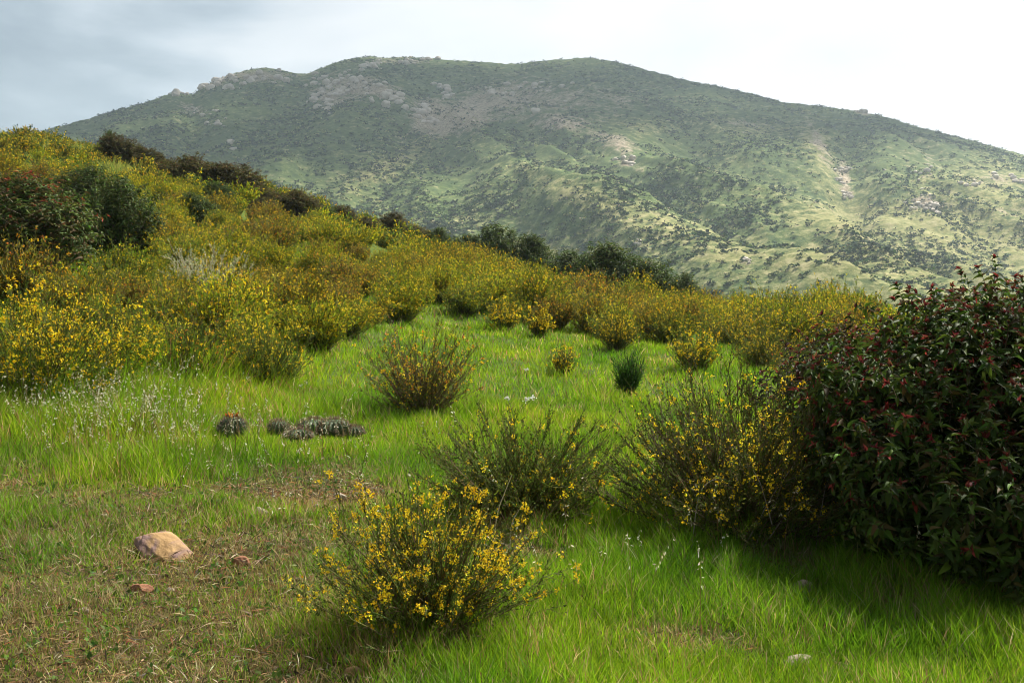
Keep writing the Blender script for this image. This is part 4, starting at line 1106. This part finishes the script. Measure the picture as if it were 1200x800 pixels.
for px, py, rx, ry, n, size, lab in OUT:
    size *= .95; n = int(n * 1.7)
    x0, y0 = hit(px, py, mz, 260, 1600, 3000); z0 = float(mz(x0, y0))
    e = bpy.data.objects.new('rock_outcrop', None); e.location = (x0, y0, z0); COL.objects.link(e); tag(e, lab, 'rock outcrop', 'rock outcrops on the mountain')
    for q in range(n):
        a, b = px + rng.normal() * rx * .5, py + rng.normal() * ry * .5
        b = max(b, np.interp(a, CR[:, 0], CR[:, 1]) + .6)
        x, y = hit(a, b, mz, 260, 1600, 1200)
        if abs(y - y0) > 260: continue
        s = size * rng.uniform(.35, 1.0) ** 1.5 * 1.5 * (y0 / 900.) ** .35
        o = link('boulder', BOUL[rng.integers(0, 5)], e, (x - x0, y - y0, float(mz(x, y)) - z0 + .1 * s), rng.uniform(0, 6.28), (s, s, s * rng.uniform(.6, 1.1)))

# ------------------------------------------------------------------ haze
def haze():
    m, nt, out = newmat('haze_air')
    v = N(nt, 'ShaderNodeVolumePrincipled'); v.inputs['Color'].default_value = (.72, .86, 1.0, 1); v.inputs['Density'].default_value = HAZE; v.inputs['Anisotropy'].default_value = .2
    nt.links.new(v.outputs[0], out.inputs['Volume'])
    x0, x1, y0, y1, z0, z1 = -3300, 3300, -120, 2400, -420, 420
    V = [(x, y, z) for z in (z0, z1) for y in (y0, y1) for x in (x0, x1)]
    Fq = [(0, 2, 3, 1), (4, 5, 7, 6), (0, 1, 5, 4), (2, 6, 7, 3), (0, 4, 6, 2), (1, 3, 7, 5)]
    me = bpy.data.meshes.new('haze'); me.from_pydata(V, [], Fq); me.materials.append(m)
    tag(link('haze', me), kind='stuff')
HAZE = .00015
haze()

# ------------------------------------------------------------------ unseen cloud lumps, added above the view to shade the mountain
def cloud(cx, cy, cz, rx, ry, rz, seed):
    m, nt, out = newmat('shade_cloud_white'); d = N(nt, 'ShaderNodeBsdfDiffuse', Color=(.85, .86, .88, 1)); nt.links.new(d.outputs[0], out.inputs['Surface'])
    rng = np.random.default_rng(seed); v0, f0 = ICO3; parts = []
    for k in range(34):
        a = rng.uniform(0, 6.28); q = math.sqrt(rng.uniform()); c = np.array([rx * q * math.cos(a), ry * q * math.sin(a), rng.uniform(-.2, .3) * rz])
        s = rng.uniform(.16, .32); v = v0 * (1 + .12 * n3(v0, 2.2, seed + k))[:, None] * np.array([rx * s, ry * s, rz * rng.uniform(.6, 1.1)]); v[:, 2] = np.where(v[:, 2] < 0, v[:, 2] * .45, v[:, 2])
        parts.append((v + c, f0, (.85, .85, .85)))
    tag(link('cloud', make_mesh('cloud', parts, m), None, (cx, cy, cz)), kind='structure')
def cloud_over(tx, ty, tz, alt, *a):
    k = (alt - tz) / math.tan(SUN_EL); cloud(tx + k * math.sin(SUN_AZ), ty + k * math.cos(SUN_AZ), alt, *a)  # offset towards the sun so the added lumps shade the target

# ------------------------------------------------------------------ sky, sun, camera
SUN_EL, SUN_AZ = math.radians(50), math.radians(44)     # azimuth from the view direction towards the right
EXPO = 1.3
def world():
    w = bpy.data.worlds.new('World'); sc.world = w; w.use_nodes = True
    nt = w.node_tree; nt.nodes.clear(); L = nt.links.new
    out = nt.nodes.new('ShaderNodeOutputWorld'); bg = nt.nodes.new('ShaderNodeBackground'); bg.inputs['Strength'].default_value = .1
    L(bg.outputs[0], out.inputs[0])
    sky = nt.nodes.new('ShaderNodeTexSky'); sky.sky_type = 'NISHITA'; sky.sun_disc = False; sky.sun_elevation = SUN_EL; sky.sun_rotation = SUN_AZ
    tc = nt.nodes.new('ShaderNodeTexCoord')
    mp = N(nt, 'ShaderNodeMapping'); mp.inputs['Scale'].default_value = (1, 1, 2.6); mp.inputs['Rotation'].default_value = (0, math.radians(8), 0); L(tc.outputs['Generated'], mp.inputs['Vector'])
    n1 = N(nt, 'ShaderNodeTexNoise', Scale=2.6, Detail=6.0, Roughness=.55, Distortion=.4); L(mp.outputs[0], n1.inputs['Vector'])
    n2 = N(nt, 'ShaderNodeTexNoise', Scale=6.5, Detail=5.0, Roughness=.5); L(mp.outputs[0], n2.inputs['Vector'])
    sep = nt.nodes.new('ShaderNodeSeparateXYZ'); L(tc.outputs['Generated'], sep.inputs[0])
    # brighter thin cloud round the sun (right), heavier grey cloud on the left
    dt = N(nt, 'ShaderNodeVectorMath', operation='DOT_PRODUCT'); L(tc.outputs['Generated'], dt.inputs[0]); v = np.array([.62, .72, .30]); v /= np.linalg.norm(v); dt.inputs[1].default_value = tuple(v)
    a1 = N(nt, 'ShaderNodeMath', operation='MULTIPLY_ADD'); L(n1.outputs['Fac'], a1.inputs[0]); a1.inputs[1].default_value = .95; L(dt.outputs['Value'], a1.inputs[2])
    a2 = N(nt, 'ShaderNodeMath', operation='MULTIPLY_ADD'); L(n2.outputs['Fac'], a2.inputs[0]); a2.inputs[1].default_value = .34; L(a1.outputs[0], a2.inputs[2])
    g = 10 / (2 ** EXPO)
    def c(r, gg, b): return (r * g, gg * g, b * g)
    r = ramp(nt, [(.0, c(.34, .35, .34)), (.36, c(.36, .39, .41)), (.46, c(.25, .31, .365)), (.54, c(.42, .495, .55)), (.59, c(.60, .675, .73)), (.645, c(.83, .875, .90)), (.72, c(.96, .985, .995)), (.86, c(1.12, 1.13, 1.13)), (1.0, c(1.4, 1.4, 1.38))])
    mr = N(nt, 'ShaderNodeMapRange'); mr.inputs['From Min'].default_value = .1; mr.inputs['From Max'].default_value = 1.95; L(a2.outputs[0], mr.inputs['Value'])
    L(mr.outputs[0], r.inputs[0])
    mx = N(nt, 'ShaderNodeMix', data_type='RGBA'); mx.inputs[0].default_value = .93
    L(sky.outputs[0], mx.inputs[6]); L(r.outputs[0], mx.inputs[7]); L(mx.outputs[2], bg.inputs['Color'])
world()
cloud_over(-340, 1100, 200, 1800, 430, 280, 90, 1501)  # out of view; added to dim the upper left and top slopes
cloud_over(170, 1290, 260, 1800, 400, 250, 90, 1502)
sd = bpy.data.lights.new('sun', 'SUN'); sd.energy = 4.4; sd.angle = math.radians(4); sd.color = (1, .95, .87)
so = bpy.data.objects.new('sun', sd); COL.objects.link(so)
so.rotation_euler = (math.pi / 2 - SUN_EL, 0, math.pi - SUN_AZ)   # light comes from azimuth SUN_AZ right of +Y
cd = bpy.data.cameras.new('camera'); cam = bpy.data.objects.new('camera', cd); COL.objects.link(cam)
cam.location = (0, 0, EYE); cam.rotation_euler = (math.pi / 2, 0, 0)
cd.sensor_width = 36; cd.lens = 36 * F / 1200; cd.shift_y = -(400 - HOR) / 1200; cd.clip_start = .05; cd.clip_end = 20000
sc.camera = cam
sc.view_settings.view_transform = 'Standard'; sc.view_settings.look = 'None'; sc.view_settings.exposure = EXPO; sc.view_settings.gamma = 1.0
sc.render.engine = 'CYCLES'
cy = sc.cycles
cy.use_denoising = True; cy.denoiser = 'OPENIMAGEDENOISE'; cy.denoising_input_passes = 'RGB_ALBEDO_NORMAL'; cy.denoising_prefilter = 'ACCURATE'; cy.max_bounces = 8; cy.diffuse_bounces = 4; cy.transmission_bounces = 4; cy.volume_bounces = 1; cy.transparent_max_bounces = 4
cy.use_adaptive_sampling = True; cy.adaptive_threshold = .006; cy.pixel_filter_type = 'BLACKMAN_HARRIS'; cy.filter_width = 1.0
